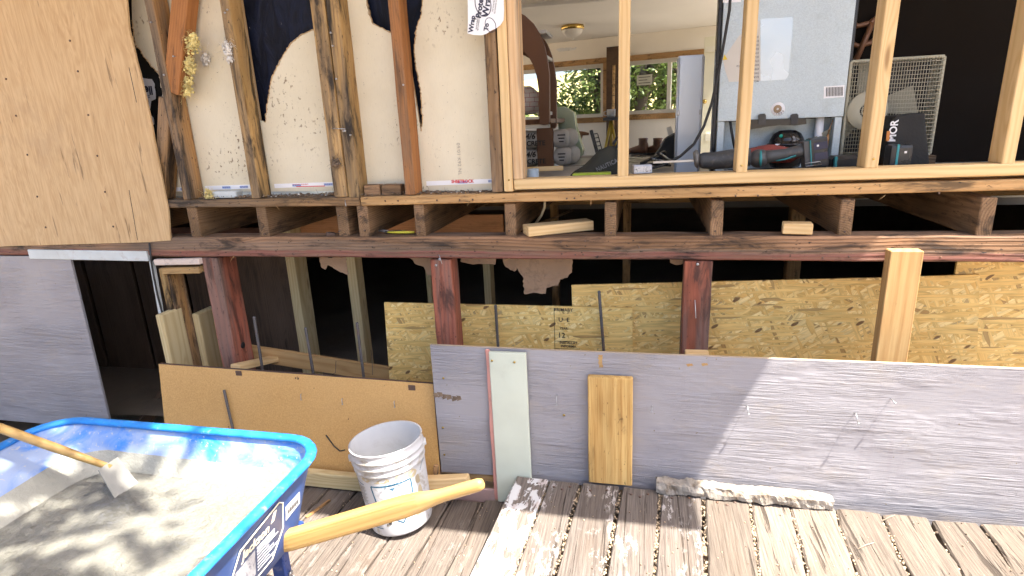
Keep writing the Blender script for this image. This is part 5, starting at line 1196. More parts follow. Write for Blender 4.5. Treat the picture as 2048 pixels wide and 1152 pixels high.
for k, (px, zc, lab, tx) in enumerate(((1056, 0, 'lower printed cement bag left of the bunk leg', 1), (1056, 1, 'upper printed cement bag left of the bunk leg', 1), (1122, 0, 'lower cement bag right of the bunk leg', 0), (1122, 1, 'upper cement bag right of the bunk leg', 0), (1131, 0, 'rear lower cement bag beside the green wrapped pack', 2), (1131, 1, 'rear upper cement bag beside the green wrapped pack', 2))):
    H = 0.118; x = PY(px, 300, YB).x
    if tx == 1: t, M_ = bag(lab, (x - 0.10, YB + 0.05, FL + H / 2 + zc * (H - 0.004)), 0.42, 0.26, H, 0.0)
    else: t, M_ = bag(lab, (x + (0.012 if zc == 0 else 0), YB + (0.06 if tx == 0 else 0.16), FL + H / 2 + zc * (H - 0.004)), 0.24, 0.105 if tx == 0 else 0.10, H, R(84))
    if tx == 1:
        xx = PY(1062, 260, YB - 0.09).x
        letters('24/6', face_frame((xx - 0.02, YB - 0.087, FL + H / 2 + zc * (H - 0.004) + 0.022), FX, FZ), 0.05, M_inkb, t, bold=0.0015, shear=0.2)
        letters('CONCRETE', face_frame((xx - 0.02, YB - 0.087, FL + H / 2 + zc * (H - 0.004) - 0.022), FX, FZ), 0.042, M_inkb, t, bold=0.0012)
    elif tx == 0:
        for j in range(3):
            m = MB().box(Vector((x + 0.012, YB - 0.063, FL + H / 2 + zc * H + 0.02 - j * 0.02)), (0.05 - 0.01 * j, 0.002, 0.008)); m.build('print_line', M_inkb, t)
# green wrapped pack
M_wrap = plain('green_white_plastic_wrap', (0.50, 0.58, 0.42), 0.25, bmp=0.6, bs=18, dirt=0.5, dc=(0.30, 0.45, 0.16), ds=4)
m = MB(); A = [PY(a, b, 4.5) for a, b in ((1112, 214), (1128, 213), (1148, 225), (1152, 255), (1166, 300), (1164, 312), (1128, 313), (1118, 270))]
m.prism(A, (0, 0.14, 0)); tag(m.build('wrapped_pack', M_wrap, bev=0.008), 'green and white plastic wrapped pack leaning under the window', 'package')
# tripod with mug
tp = thing('tripod', 'yellow-legged tripod stand below the dark column', 'tripod', PY(1218, 306, 4.48))
top = PY(1222, 241, 4.48)
for q in ((1206, 306, 4.3), (1222, 309, 4.75), (1238, 306, 4.3)):
    b = PY(q[0], q[1], q[2]); b.z = FL; m = MB(); m.tube([b, top], [0.009, 0.012], 8); m.build('leg', plain('yellow_tripod', (0.55, 0.40, 0.05), 0.4) if 'yellow_tripod' not in bpy.data.materials else bpy.data.materials['yellow_tripod'], tp)
m = MB().box(top + Vector((0, 0, 0.012)), (0.11, 0.09, 0.024)); m.build('head', M_blackpl, tp)
mg = thing('mug', 'cream mug standing on the tripod head', 'mug', top + Vector((0, 0, 0.025)))
m = MB(); m.lathe([(0.0001, 0), (0.028, 0), (0.031, 0.01), (0.032, 0.055), (0.029, 0.055), (0.028, 0.008)], 18, M=Matrix.Translation(top + Vector((0, 0, 0.0245)))); m.build('cup', M_white, mg)
m = MB(); m.tube([top + Vector((-0.030, 0, 0.068)), top + Vector((-0.052, 0, 0.062)), top + Vector((-0.052, 0, 0.04)), top + Vector((-0.031, 0, 0.035))], 0.004, 6); m.build('handle', M_white, mg)
# black slotted bar, brown rifle-like tool
A, B = PY(1182, 260, 3.6), PY(1198, 318, 3.6); o = lumber('bar', A, B, 0.02, 0.02, M_blackpl, up=(1, 0, 0)); tag(o, 'black bar leaning behind the dark shoe', 'bar')
r2 = thing('slotted_rail', 'black slotted rail leaning behind the shoe', 'rail', PY(1198, 310, 3.62))
A, B = PY(1188, 268, 3.62), PY(1200, 312, 3.62); lumber('rail', A + Vector((0.022, 0, 0)), B + Vector((0.022, 0, 0)), 0.006, 0.006, M_blackpl, r2, up=(1, 0, 0))
for k in range(6): p = A + (B - A) * (k / 5.5); lumber('rung', p, p + Vector((0.022, 0, 0.003)), 0.006, 0.006, M_blackpl, r2)
m = MB(); m.tube([PY(1150, 268, 5.2), PY(1165, 267, 5.2), PY(1178, 268, 5.2)], [0.03, 0.018, 0.01], 8); m.tube([PY(1162, 268, 5.2), PY(1160, 282, 5.2)], [0.02, 0.012], 8); tag(m.build('clamp', M_shelf), 'small brown clamp tool below the window by the green pack', 'clamp')
# shoe
shoe = thing('shoe', 'dark olive slip-on shoe with white sole behind the new plate', 'shoe', PY(1180, 350, 2.66))
def shoe_mesh():
    # along local X: toe at -x towards viewer-left; sections (x, half width, height, base)
    S = [(-0.075, .012, .030), (-0.068, .030, .042), (-0.05, .040, .052), (-0.02, .043, .064), (0.01, .042, .088), (0.04, .040, .112), (0.075, .036, .124), (0.10, .030, .122), (0.112, .018, .110)]
    rings = []
    for x, w_, h in S:
        g = []
        for k in range(16):
            q = 2 * math.pi * k / 16; cx, cz = math.cos(q), math.sin(q); g.append((x, w_ * math.copysign(abs(cx) ** .8, cx) * (1 if cz < 0.2 else 1 - 0.35 * cz), 0.018 + max(0, (h - 0.018) * (0.5 + 0.5 * cz))))
        rings.append(g)
    return rings
Ms = Matrix.Translation(Vector((PY(1182, 330, 2.72).x, 2.74, FL))) @ Matrix.Rotation(R(40), 4, 'Z') @ Matrix.Diagonal((1.3, 1.45, 1.32, 1))
M_olive = plain('dark_olive_canvas', (0.035, 0.035, 0.027), 0.85, bmp=0.3, bs=150, var=0.2)
m = MB(); m.loft(shoe_mesh(), 0, True, True); m.build('upper', M_olive, shoe, M=Ms)
m = MB(); ol = [(-0.086, 0.0), (-0.076, -.034), (-0.05, -.046), (0.0, -.047), (0.06, -.043), (0.105, -.036), (0.12, 0.0), (0.105, .036), (0.06, .043), (0.0, .047), (-0.05, .046), (-0.076, .034)]
m.prism([(a, b, 0.0) for a, b in ol], (0, 0, 0.022)); m.build('sole', M_paper, shoe, M=Ms)
m = MB(); m.tube([(0.108, 0, 0.115), (0.125, 0, 0.135), (0.112, 0, 0.15), (0.095, 0, 0.128)], 0.005, 6); m.build('pull_tab', M_blackpl, shoe, M=Ms)
letters('NAUTICA', Ms @ face_frame((0.03, -0.0465, 0.062), (1, 0.05, 0.28), (-0.25, 0.42, 1)), 0.021, plain('grey_print', (0.16, 0.16, 0.16), 0.6), shoe, bold=0.0004, sp=1.1)
# lime pack, stick, can, small box
lp = lumber('tool_pack', PY(1146, 350, 2.56) + Vector((0, 0, 0)), PY(1222, 347, 2.56), 0.05, 0.014, plain('lime_plastic', (0.42, 0.52, 0.04), 0.4, dirt=0.3, dc=(0.05, 0.05, 0.03), ds=60)); tag(lp, 'lime green pack lying behind the new bottom plate', 'package')
o = lumber('stick', PY(1030, 340, 2.75), PY(1126, 336, 2.85), 0.02, 0.022, M_new); tag(o, 'short pale stick lying on the floor behind the new plate', 'stick')
m = MB(); m.lathe([(0.0001, 0), (0.026, 0), (0.027, 0.004), (0.027, 0.078), (0.025, 0.082), (0.0001, 0.082)], 20, M=Matrix.Translation(Vector((PY(1066, 350, 2.62).x, 2.62, FL)))); tag(m.build('can', plain('pale_blue_can', (0.42, 0.50, 0.56), 0.35, dirt=0.3, ds=40, dc=(.2, .2, .25))), 'small pale can behind the new plate by the grey-striped stud', 'can')
sb = thing('carton', 'small worn blue-grey carton on the new plate beside a stud', 'box', PY(1280, 350, 2.47))
a = PY(1266, 338, 2.46); Mc = Matrix.Translation(Vector((PY(1283, 340, 2.47).x, 2.475, 1.3565 + 0.018))) @ Matrix.Rotation(R(14), 4, 'Z'); me = box_mesh(0.075, 0.05, 0.034, 0.002)
me = me.copy(); me.materials.append(plain('worn_carton', (0.34, 0.37, 0.44), 0.5, dirt=0.7, dc=(0.60, 0.60, 0.60), ds=60, thr=0.5)); link(bpy.data.objects.new('box', me), Mc, sb)
m = MB().box((0, -0.0255, 0), (0.066, 0.001, 0.022)); m.build('side_print', plain('worn_print', (0.5, 0.5, 0.5), 0.6, dirt=0.9, dc=(0.06, 0.06, 0.06), ds=110, thr=0.5), sb, M=Mc)
m = MB().box((0.0, 0.004, 0.0176), (0.04, 0.008, 0.001)); m.build('top_print', M_inkb, sb, M=Mc)
# boots, black chair bag, folded white item
for k, px in enumerate((1284, 1313)):
    b = PY(px, 309, 6.3); b.z = 0.95; bt = thing('boot', ('left brown leather boot by the far wall', 'right brown leather boot leaning on the black bag')[k], 'boot', b, 'pair of boots')
    bz = PY(px, 309, 6.3).z
    M_lea = bpy.data.materials.get('brown_leather') or plain('brown_leather', (0.13, 0.06, 0.03), 0.5, var=0.2)
    Mb = Matrix.Translation(Vector((b.x, 6.3, bz))) @ Matrix.Rotation(R(150), 4, 'Z')
    m = MB(); m.loft([[(x, w_ * math.cos(q), 0.012 + h * (0.5 + 0.5 * math.sin(q))) for q in [2 * math.pi * i / 14 for i in range(14)]] for x, w_, h in ((-0.055, .03, .10), (-0.05, .045, .12), (0.0, .048, .11), (0.05, .045, .08), (0.12, .046, .06), (0.155, .036, .048), (0.165, .012, .03))], 0, True, True); m.build('vamp', M_lea, bt, M=Mb)
    m = MB(); m.lathe([(0.047, 0.08), (0.045, 0.14), (0.05, 0.165), (0.043, 0.165), (0.04, 0.1)], 14, M=Matrix.Translation(Vector((-0.01, 0, 0)))); m.build('shaft', M_lea, bt, M=Mb)
    m = MB(); m.prism([(-0.06, -0.03, 0), (0.10, -0.046, 0), (0.165, -0.02, 0), (0.165, 0.02, 0), (0.10, 0.046, 0), (-0.06, 0.03, 0)], (0, 0, 0.018)); m.build('sole', M_rubber, bt, M=Mb)
bench = slab('boot_shelf', PY(1262, 311, 6.3).x, PY(1362, 311, 6.3).x, 6.15, 6.55, 0.952, PY(1300, 310, 6.3).z - 0.002, plain('dark_low_shelf', (0.10, 0.085, 0.07), 0.7)); del bench['kind']; tag(bench, 'low dark shelf carrying the brown boots', 'shelf')
m = MB(); A = [PY(a, b, 4.2) for a, b in ((1300, 325), (1318, 300), (1330, 278), (1348, 268), (1362, 262), (1362, 328))]; m.prism(A, (0, 0.18, 0)); tag(m.build('tote_bag', plain('black_nylon', (0.02, 0.02, 0.02), 0.7, bmp=0.5, bs=20), bev=0.02), 'black nylon bag slumped against the grey metal case', 'bag')
ch = thing('folding_stand', 'black folding stand lying on the floor before the black bag', 'stand', PY(1310, 330, 3.4))
for a, b in (((1282, 327), (1330, 303)), ((1300, 318), (1330, 325)), ((1282, 327), (1340, 331)), ((1316, 306), (1340, 322))): lumber('bar', PY(*a, 3.3), PY(*b, 3.5), 0.02, 0.014, M_blackpl, ch)
m = MB(); A = [PY(a, b, 6.8) for a, b in ((1333, 256), (1342, 252), (1348, 270), (1342, 290))]; m.prism(A, (0, 0.05, 0)); tag(m.build('folded_screen', M_white), 'folded white panel behind the black bag', 'panel')
# grey metal case
case = thing('metal_case', 'tall narrow grey metal case standing left of the cream door', 'case', PY(1378, 338, 3.12))
zt = PY(1380, 110, 3.12).z; x0, x1 = PY(1352, 250, 3.12).x, PY(1402, 250, 3.12).x
M_case = plain('grey_case_metal', (0.60, 0.64, 0.70), 0.35, 0.3, var=0.06, ds=3)
o = MB().box(((x0 + x1) / 2, 3.17, (FL + zt) / 2), (x1 - x0, 0.10, zt - FL)).build('body', M_case, case, bev=0.008)
for xx in (x0 + 0.003, x1 - 0.003): m = MB(); m.tube([(xx, 3.118, FL + 0.01), (xx, 3.118, zt - 0.01)], 0.006, 8); m.build('edge_rail', M_case, case)
for xx in (x0 + 0.008, x1 - 0.008): lumber('latch', (xx, 3.108, PY(1380, 225, 3.1).z - 0.012), (xx, 3.108, PY(1380, 225, 3.1).z + 0.012), 0.006, 0.01, M_steel, case, up=(1, 0, 0))
# hanging black cord
m = MB(); m.tube([PY(a, b, y) for a, b, y in ((1464, -60, 2.72), (1459, 20, 2.72), (1447, 90, 2.72), (1436, 150, 2.72), (1424, 205, 2.71), (1408, 252, 2.70), (1388, 288, 2.68), (1360, 313, 2.65), (1322, 332, 2.62), (1285, 341, 2.60))], 0.006, 8); tag(m.build('power_cord', M_rubber), 'long black cord sweeping down past the grey case', 'cord')
# refrigerator seen from behind
YFr = 2.80
fx0, fx1 = PY(1440, 150, YFr).x, PY(1706, 60, YFr).x; zb = PY(1560, 238, YFr).z
fr = thing('refrigerator', 'refrigerator seen from its bare galvanised back', 'refrigerator', ((fx0 + fx1) / 2, YFr + 0.3, FL))
m = MB().box(((fx0 + fx1) / 2 + 0.04, YFr + 0.31, (FL + 0.02 + 2.80) / 2 + 0.0), (fx1 - fx0 - 0.06, 0.42, 2.80 - FL - 0.02)); m.build('cabinet', M_blackpl, fr)
m = MB().box(((fx0 + fx1) / 2, YFr + 0.045, (zb + 2.79) / 2), (fx1 - fx0, 0.09, 2.79 - zb)); m.build('back_panel', M_galv, fr, bev=0.003)
for xx in (fx0 - 0.010, fx1 + 0.010): lumber('side_edge', (xx, YFr + 0.05, FL + 0.03), (xx, YFr + 0.05, 2.79), 0.06, 0.016, M_blackpl, fr, up=(1, 0, 0))
for xx in (fx0 + 0.016, fx1 - 0.016): lumber('corner_post', (xx, YFr + 0.03, FL + 0.03), (xx, YFr + 0.03, zb - 0.001), 0.05, 0.03, M_galv, fr, up=(1, 0, 0), bev=0.002)
m = MB().box(((fx0 + fx1) / 2, YFr + 0.095, (FL + 0.03 + zb) / 2), (fx1 - fx0 - 0.02, 0.006, zb - FL - 0.04)); m.build('compartment_wall', M_galv, fr)
cp = Vector((PY(1572, 285, YFr + 0.03).x, YFr + 0.03, 0)); zc = PY(1570, 262, YFr + 0.03).z
lumber('base_rail', (fx0, YFr + 0.02, FL + 0.02), (fx1, YFr + 0.02, FL + 0.02), 0.06, 0.03, M_galv, fr)
m = MB(); hc_ = zc - FL - 0.06
m.lathe([(0.0001, hc_ + 0.02), (0.03, hc_ + 0.018), (0.05, hc_ + 0.004), (0.062, hc_ - 0.02), (0.066, hc_ - 0.035), (0.072, hc_ - 0.037), (0.072, hc_ - 0.045), (0.064, hc_ - 0.048), (0.060, 0.02), (0.05, 0.0), (0.0001, 0.0)], 28, M=Matrix.Translation(cp + Vector((0, -0.01, FL + 0.045))) @ Matrix.Diagonal((1.12, 0.9, 1, 1))); comp = m.build('compressor', plain('gloss_black_enamel', (0.012, 0.012, 0.014), 0.12), fr)
pl_ = PY(1565, 295, YFr - 0.035); m = MB().box(pl_, (0.062, 0.002, 0.032)); m.build('rating_label', M_paper, comp)
m = MB(); m.prism([pl_ + Vector((0.010, -0.0016, -0.010)), pl_ + Vector((0.028, -0.0016, -0.010)), pl_ + Vector((0.019, -0.0016, 0.007))], (0, 0.0005, 0)); m.build('warning_mark', plain('warning_yellow', (0.75, 0.55, 0.03), 0.5), comp)
for k in range(3): m = MB().box(pl_ + Vector((-0.008, -0.0014, 0.010 - k * 0.008)), (0.022, 0.0005, 0.003)); m.build('print_line', M_inkb, comp)
p = PY(1562, 272, YFr - 0.028); m = MB(); m.lathe([(0.0001, 0.002), (0.007, 0.001), (0.0075, 0)], 12, M=face_frame(p, FX, FZ)); m.build('green_dot', plain('green_dot', (0.01, 0.40, 0.28), 0.5), comp)
# drain tray with hooks
m = MB(); A = [PY(a, b, YFr - 0.012) for a, b in ((1500, 239), (1612, 237), (1613, 248), (1590, 251), (1560, 250), (1530, 254), (1500, 259))]; m.prism(A, (0, 0.05, 0)); tray = m.build('drain_tray', plain('gloss_black_tray', (0.015, 0.015, 0.017), 0.15), fr)
for px in (1524, 1589): m = MB(); A = [PY(a, b, YFr - 0.016) for a, b in ((px - 7, 250), (px - 7, 231), (px - 4, 228), (px + 5, 227), (px + 8, 230), (px + 8, 249))]; m.prism(A, (0, 0.014, 0)); m.build('hook', M_blackpl, tray)
m = MB(); q = PY(1640, 238, YFr + 0.05); m.tube([(q.x, YFr + 0.05, zb + 0.0), (q.x, YFr + 0.05, zb - 0.06), (q.x - 0.003, YFr + 0.045, zb - 0.12)], [0.017, 0.018, 0.016], 14); m.build('drain_pipe', M_paper, fr)
m = MB(); m.tube([PY(1668, 235, YFr + 0.03), PY(1660, 255, YFr + 0.02), PY(1656, 268, YFr + 0.02)], 0.002, 6); m.tube([PY(1656, 268, YFr + 0.02), PY(1655, 280, YFr + 0.02), PY(1652, 297, YFr + 0.02)], [0.004, 0.007, 0.005], 8); m.build('copper_drier', plain('copper', (0.45, 0.24, 0.10), 0.4, 0.8), fr)
m = MB(); m.tube([PY(1460, 240, YFr + 0.02), PY(1463, 262, YFr + 0.02), PY(1470, 300, YFr + 0.01)], 0.006, 8); m.build('cord', M_rubber, fr)
# stickers
m = MB(); A = [(1446, 118), (1478, 72), (1520, 40), (1521, 162), (1458, 164), (1450, 140)]; m.prism([PY(a, b, YFr - 0.0004) for a, b in A], (0, -0.0005, 0)); m.build('warning_sticker', plain('silver_sticker', (0.55, 0.52, 0.47), 0.5), fr)
lines = ['CAUTION  REFRIGERANT', 'RISK OF FIRE OR', 'PROTECT ALL COIL', 'AND RECOVER', 'PELIGRO RIESGO', 'EXPLOSION POR', 'INFLAMABLE SOLO', 'POR PERSONAL CAPA', 'CITADO REPARAR', 'CAUTION RIESGO', 'REFRIGERANTE', 'CODIGO LOCAL']
for k, tx in enumerate(lines):
    y = 74 + k * 8.0; q = PY(1518, y, YFr - 0.0014); letters(tx, face_frame(q, FX, FZ), 0.0115, M_inkb, fr, align='RIGHT', sx=0.55 if k < 3 else 0.8)
m = MB(); m.prism([PY(a, b, YFr - 0.001) for a, b in ((1445, 120), (1449, 109), (1455, 119))], (0, -0.0006, 0)); m.build('warning_mark', bpy.data.materials['warning_yellow'], fr)
m = MB(); m.prism([PY(a, b, YFr - 0.0004) for a, b in ((1521, 38), (1586, 34), (1585, 60), (1577, 150), (1571, 159), (1521, 162))], (0, -0.0003, 0)); m.build('film_patch', plain('clear_film', (0.58, 0.63, 0.66), 0.25, 0.4), fr)
m = MB(); m.prism([PY(a, b, YFr - 0.0004) for a, b in ((1446, 0), (1446, 6), (1482, 4), (1482, -12), (1446, -12))], (0, -0.0003, 0)); m.build('sticker', M_paper, fr)
m = MB(); m.prism([PY(a, b, YFr - 0.0004) for a, b in ((1648, 173), (1689, 170), (1688, 194), (1647, 197))], (0, -0.0005, 0)); m.build('sticker', M_paper, fr)
for k in range(17):
    x = 1652 + k * 2.05; m = MB(); wv = 0.9 + 0.5 * (k % 3 == 0); m.prism([PY(a, b, YFr - 0.0012) for a, b in ((x, 175 - k * 0.1), (x + wv, 175 - k * 0.1), (x + wv, 193 - k * 0.1), (x, 193 - k * 0.1))], (0, -0.0003, 0)); m.build('barcode_bar', M_inkb, fr)
p = PY(1556, 218, YFr - 0.0005); m = MB(); m.lathe([(0.0001, 0.0015), (0.028, 0.0015), (0.0285, 0.0)], 28, M=face_frame(p, FX, FZ)); m.build('round_seal', M_paper, fr)
m = MB(); m.lathe([(0.005, 0.004), (0.016, 0.003), (0.017, 0.0016)], 16, M=face_frame(p + Vector((-0.002, -0.0006, 0)), FX, FZ)); m.build('seal_hole', plain('brown_foam', (0.30, 0.22, 0.14), 0.9, var=0.3), fr)
for k in range(6):
    q = R(200 + k * 26); c = p + Vector((0.019 * math.cos(q), -0.0026, 0.019 * math.sin(q))); m = MB(); m.prism([c, c + Vector((0.006 * math.cos(q) + .002, 0, 0.006 * math.sin(q))), c + Vector((0.004, 0, 0.003))], (0, 0.0006, 0)); m.build('seal_tear', M_greypl, fr)
# box fan
fan = thing('box_fan', 'cream box fan with wire grille right of the refrigerator', 'fan', PY(1750, 315, 2.86))
YN = 2.80; fz0, fz1 = PY(1720, 312, YN).z, PY(1720, 122, YN).z; gx0, gx1 = PY(1693, 220, YN).x, PY(1693, 220, YN).x + 0.34
M_cream = plain('aged_cream_plastic', (0.34, 0.32, 0.24), 0.5)
for a, b in (((gx0, fz1), (gx1, fz1)), ((gx0, fz0), (gx1, fz0)), ((gx0, fz0), (gx0, fz1)), ((gx1, fz0), (gx1, fz1))):
    lumber('frame', (a[0], YN + 0.05, a[1]), (b[0], YN + 0.05, b[1]), 0.10, 0.012, M_cream, fan, up=(0, 0, 1) if a[1] == b[1] else (1, 0, 0))
m = MB()
for k in range(1, 34): x = gx0 + (gx1 - gx0) * k / 34; m.tube([(x, YN, fz0), (x, YN, fz1)], 0.0016, 4)
for k in range(1, 24): z = fz0 + (fz1 - fz0) * k / 24; m.tube([(gx0, YN - 0.002, z), (gx1, YN - 0.002, z)], 0.0014, 4)
g = m.build('grille', M_cream, fan, recalc=False)
fc = Vector((PY(1718, 222, YN).x + 0.03, YN - 0.006, PY(1718, 222, YN).z))
m = MB(); m.lathe([(0.03, 0.004), (0.075, 0.004), (0.078, 0.0)], 30, M=face_frame(fc, FX, FZ)); m.lathe([(0.0001, 0.004), (0.014, 0.004), (0.0145, 0)], 16, M=face_frame(fc, FX, FZ)); m.lathe([(0.020, 0.004), (0.024, 0.004)], 20, M=face_frame(fc, FX, FZ)); m.build('hub', M_cream, fan)
for k in range(5):
    q = R(72 * k + 10); d = Vector((math.cos(q), 0, math.sin(q))); n_ = Vector((-d.z, 0.3, d.x)); a = Vector((fc.x, YN + 0.05, fc.z)); m = MB(); m.prism([a + d * 0.05 - n_ * 0.02, a + d * 0.20 - n_ * 0.06, a + d * 0.20 + n_ * 0.06, a + d * 0.05 + n_ * 0.03], (0, 0.004, 0)); m.build('blade', M_cream, fan)
m = MB().box(((gx0 + gx1) / 2, YN + 0.11, (fz0 + fz1) / 2), (gx1 - gx0, 0.004, fz1 - fz0)); m.build('rear_panel', M_blackpl, fan)
m = MB().box(((gx0 + gx1) / 2, YN + 0.06, (FL + fz0) / 2), (gx1 - gx0 + 0.03, 0.16, fz0 - FL - 0.008)); tag(m.build('crate', M_joist), 'dark crate the box fan stands on', 'crate')
cab = thing('cupboard', 'dark brown cupboard with arched trim behind the box fan', 'cupboard', (1.5, 3.5, FL))
m = MB().box((1.62, 3.6, (FL + 2.85) / 2), (1.3, 0.4, 2.85 - FL)); m.build('carcass', plain('very_dark_stain', (0.012, 0.009, 0.007), 0.9, spec=0.1), cab)
for k in range(2): m = MB(); m.tube([PY(a, b, 3.38) for a, b in ((1690, 40 + 40 * k), (1715, 52 + 40 * k), (1740, 46 + 40 * k), (1760, 30 + 40 * k))], 0.012, 8); m.build('arched_trim', M_shelf, cab)
m = MB(); m.tube([PY(1712, 120, 3.37), PY(1745, 45, 3.37)], 0.014, 8); m.build('trim', M_shelf, cab)
# power tools on the plate
saw = thing('reciprocating_saw', 'dusty black reciprocating saw lying behind the new plate', 'saw', PY(1420, 338, 2.58))
ys = 2.58
m = MB(); m.tube([PY(a, b, ys) for a, b in ((1398, 322), (1405, 321), (1430, 321), (1450, 319), (1475, 316), (1500, 314))], [0.026, 0.033, 0.036, 0.038, 0.040, 0.036], 14, flat=(0.9, 1.0)); m.build('body', M_greypl, saw)
c = PY(1394, 318, ys); m = MB(); m.tube([c + Vector((-0.012, 0, -0.002)), c, c + Vector((0.008, 0, 0))], [0.030, 0.040, 0.026], 14, flat=(1, 1)); m.build('shoe', plain('scuffed_grey_metal', (0.25, 0.24, 0.23), 0.5, 0.6, dirt=0.5, ds=30), saw)
m = MB(); m.tube([PY(1392, 296 + 6, ys), PY(1396, 312, ys)], 0.008, 8); m.build('collar', M_greypl, saw)
lumber('blade', PY(1306, 325, ys), PY(1392, 321, ys), 0.003, 0.010, M_steel, saw)
gr = thing('angle_grinder', 'teal and black cordless grinder lying behind the new plate', 'grinder', PY(1560, 338, 2.57))
yg = 2.57
hd = PY(1518, 317, yg); m = MB(); m.ball(hd, 0.041, 18, 12, sq=(0.95, 0.9, 0.92)); m.build('head', M_greypl, gr)
m = MB(); m.tube([PY(a, b, yg) for a, b in ((1524, 316), (1545, 312), (1570, 308), (1595, 303), (1606, 300))], [0.030, 0.024, 0.021, 0.024, 0.030], 14); m.build('grip', M_greypl, gr)
m = MB(); m.tube([hd + Vector((-0.002, -0.039, 0.034)), hd + Vector((-0.001, -0.042, 0)), hd + Vector((0.002, -0.036, -0.03))], [0.003, 0.006, 0.003], 8); m.build('badge', M_teal, gr)
m = MB(); m.tube([PY(1552, 322, yg - 0.024), PY(1572, 318, yg - 0.024), PY(1592, 311, yg - 0.026)], [0.002, 0.004, 0.003], 6); m.build('teal_trim', M_teal, gr)
bc = PY(1628, 306, yg); Rb = Matrix.Rotation(R(-8), 4, 'Y')
def gbox(off, size, mat, name, bev=0.005, par=None):
    me = MB().box((0, 0, 0), size); return me.build(name, mat, par or gr, M=Matrix.Translation(bc) @ Rb @ Matrix.Translation(Vector(off)), bev=bev)
bat = gbox((0.012, 0, 0.0), (0.062, 0.075, 0.118), M_blackpl, 'battery', 0.008); gbox((-0.030, 0, 0.0), (0.026, 0.065, 0.105), M_greypl, 'battery_mount')
gbox((-0.0205, -0.001, 0.005), (0.004, 0.078, 0.10), M_teal, 'teal_trim', 0.001)
for dz in (0.028, -0.012): gbox((0.016, -0.037, dz), (0.05, 0.006, 0.028), M_ink, 'battery_rib', 0.002, bat)
gbox((0.005, -0.0385, 0.030), (0.008, 0.007, 0.008), M_paper, 'indicator', 0.002, bat)
m = MB(); q = [PY(1610, 327, yg - 0.045), PY(1640, 323, yg - 0.045), PY(1644, 328, yg - 0.045), PY(1612, 333, yg - 0.045)]; m.tube(q, 0.0022, 6, closed=False); m.build('belt_hook', M_steel, gr)
m = MB(); A = PY(1490, 312, 2.66); m.ball(A + Vector((0.09, 0.02, -0.0)), 0.1, 16, 9, sq=(1.35, 0.5, 0.38), jit=0.35); tag(m.build('rag', plain('faded_red_cloth', (0.28, 0.06, 0.045), 0.85, bmp=0.5, bs=14, var=0.2)), 'faded red rag bunched behind the grinder', 'rag')
cs = lumber('tool_case', PY(1658, 326, 2.60), PY(1722, 322, 2.60), 0.09, 0.055, M_blackpl, bev=0.012); tag(cs, 'low black plastic case behind the new plate under the fan', 'case')
lumber('teal_band', PY(1668, 326, 2.548), PY(1673, 326, 2.548), 0.02, 0.05, M_teal, cs, bev=0.002)
b2 = thing('tool_battery', 'black tool battery with teal band at the right of the wide stud', 'battery', PY(1785, 335, 2.57))
c2 = PY(1795, 314, 2.57); m = MB().box(c2, (0.075, 0.07, 0.095)); m.build('shell', M_blackpl, b2, bev=0.012)
m = MB().box(c2 + Vector((-0.015, -0.036, 0)), (0.008, 0.003, 0.10)); m.build('teal_band', M_teal, b2)
m = MB().box(c2 + Vector((0.012, -0.036, 0.02)), (0.008, 0.003, 0.008)); m.build('indicator', M_paper, b2)
tb = thing('drill_bag', 'black tool bag with white lettering behind the battery', 'bag', PY(1800, 330, 2.68))
A = [PY(a, b, 2.66) for a, b in ((1774, 300), (1778, 258), (1792, 232), (1850, 225), (1860, 330), (1776, 330))]; m = MB(); m.prism(A, (0, 0.12, 0)); m.build('pouch', plain('black_cordura', (0.018, 0.018, 0.018), 0.8, bmp=0.3, bs=90), tb, bev=0.008)
letters('MOR', face_frame(PY(1787, 262, 2.655), (0.02, 0, 1), (-1, 0, 0.02)), 0.038, M_paper, tb, bold=0.001)
lumber('orange_strip', PY(1775, 282, 2.655), PY(1777, 262, 2.655), 0.003, 0.012, plain('orange_strip', (0.55, 0.20, 0.04), 0.5), tb, up=(1, 0, 0))
o = lumber('floor_board', (0.15, 2.58, 1.318), (1.7, 2.60, 1.322), 0.10, 0.05, M_plate2); tag(o, 'worn board lying inside along the new plate under the tools', 'board')
# ceiling light
lc = PY(1145, 50, 9.0); lc.z = 2.884
lt = thing('ceiling_light', 'brass rimmed flush ceiling light in the back room', 'ceiling light', lc)
m = MB(); m.lathe([(0.0001, 0), (0.15, 0), (0.17, -0.02), (0.165, -0.055), (0.15, -0.06)], 28, M=Matrix.Translation(lc)); m.build('rim', M_brass, lt)
m = MB(); m.lathe([(0.15, -0.055), (0.14, -0.10), (0.09, -0.145), (0.03, -0.165), (0.012, -0.17), (0.010, -0.19), (0.0001, -0.195)], 28, M=Matrix.Translation(lc)); m.build('shade', plain('frosted_glass', (0.62, 0.60, 0.55), 0.4), lt)
cs_ = decal([(1112, 98), (1122, 96), (1154, 95), (1150, 100), (1135, 102), (1118, 104)], 10.0, M_white, None, name='peeling_paint', th=0.004); tag(cs_, 'strip of peeling white paint on the far ceiling edge', 'paint')

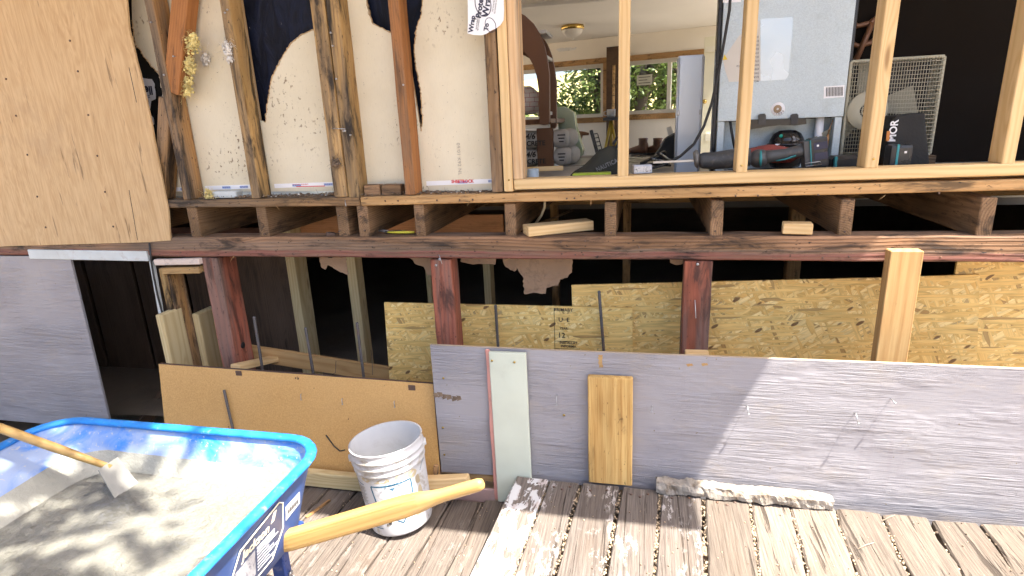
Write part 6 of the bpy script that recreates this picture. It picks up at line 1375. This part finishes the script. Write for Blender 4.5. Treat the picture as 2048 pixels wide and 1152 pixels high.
# ================================================================== TREES
def tree(label, base_, h, crown_c, crown_r, n, leaf, sd, limbs=(), group=None, dens=None, M_l=None):
    rs = random.Random(sd); base_ = Vector(base_); t = thing('tree', label, 'tree', base_, group); cc = Vector(crown_c)
    m = MB(); topp = Vector((cc.x, cc.y, cc.z + crown_r[2] * 0.3)); mid = base_ * 0.45 + topp * 0.55 + Vector((rs.uniform(-.2, .2), rs.uniform(-.2, .2), 0)); r0 = 0.035 * h
    m.tube([base_, base_ * 0.75 + topp * 0.25, mid, topp], [r0, r0 * .75, r0 * .5, r0 * .15], 9)
    tips = []
    for k in range(12):
        p = base_ + (topp - base_) * rs.uniform(0.35, 0.9); q = 2 * math.pi * k / 12 + rs.uniform(-.3, .3); e = Vector((cc.x + crown_r[0] * 0.8 * math.cos(q), cc.y + crown_r[1] * 0.8 * math.sin(q), cc.z + rs.uniform(-.5, .7) * crown_r[2]))
        m.tube([p, p * .5 + e * .5 + Vector((0, 0, 0.12 * h * rs.uniform(0, .6))), e], [r0 * .35, r0 * .2, r0 * .05], 6); tips.append(e)
    m.build('trunk', M_bark, t)
    lf = MB(); cl = []
    for k in range(max(10, n // 60)):
        while True:
            d = Vector((rs.uniform(-1, 1), rs.uniform(-1, 1), rs.uniform(-1, 1)))
            if 0.1 < d.length < 1: break
        cl.append(cc + Vector((d.x * crown_r[0], d.y * crown_r[1], d.z * crown_r[2])))
    cs = 0.22 * min(crown_r)
    for k in range(n):
        c = rs.choice(cl) + Vector((rs.gauss(0, cs), rs.gauss(0, cs), rs.gauss(0, cs * .7))); s = leaf * rs.uniform(0.6, 1.3)
        a = Vector((rs.gauss(0, 1), rs.gauss(0, 1), rs.gauss(0, .6))).normalized(); b = a.cross(Vector((rs.gauss(0, 1), rs.gauss(0, 1), rs.gauss(0, 1)))).normalized()
        lf.add([c - a * s, c + b * s * .42, c + a * s, c - b * s * .42], [(0, 1, 2, 3)])
    lf.build('crown', M_l or M_leaf, t, recalc=False); return t
M_leaf2 = leafmat('pale_green_leaf', (0.11, 0.165, 0.04), (0.20, 0.26, 0.075))
for k, (px, y, h, r, lab) in enumerate(((1150, 16.0, 3.0, (1.0, 1.0, 0.9), 'low leafy tree seen at the bottom of the left back window'), (1205, 15.5, 6.0, (1.1, 1.1, 2.3), 'leafy tree at the right side of the left back window'), (1280, 15.0, 6.5, (1.2, 1.2, 2.7), 'leafy tree behind the stickered back window'), (1335, 16.5, 6.5, (1.3, 1.2, 2.7), 'leafy tree behind the slider of the stickered window'), (1400, 15.5, 6.5, (1.3, 1.2, 2.6), 'leafy tree behind the top of the grey case'), (1090, 17.5, 2.4, (1.2, 1.0, 0.7), 'low shrubby tree seen past the bunk arch'))):
    b = PY(px, 235, y); b.z = -0.32; tree(lab, b, h, (b.x, b.y, h * 0.55 if h > 4 else h * 0.5), r, 3600 if h > 4 else 2200, 0.085, 40 + k, group='trees behind the house', M_l=M_leaf2 if k % 2 else M_leaf)
tree('leafy tree beside the yard whose shade dapples the wheelbarrow', (-3.9, -1.4, -0.32), 7.0, (-0.55, 0.38, 5.0), (1.6, 0.62, 0.7), 3000, 0.07, 90)
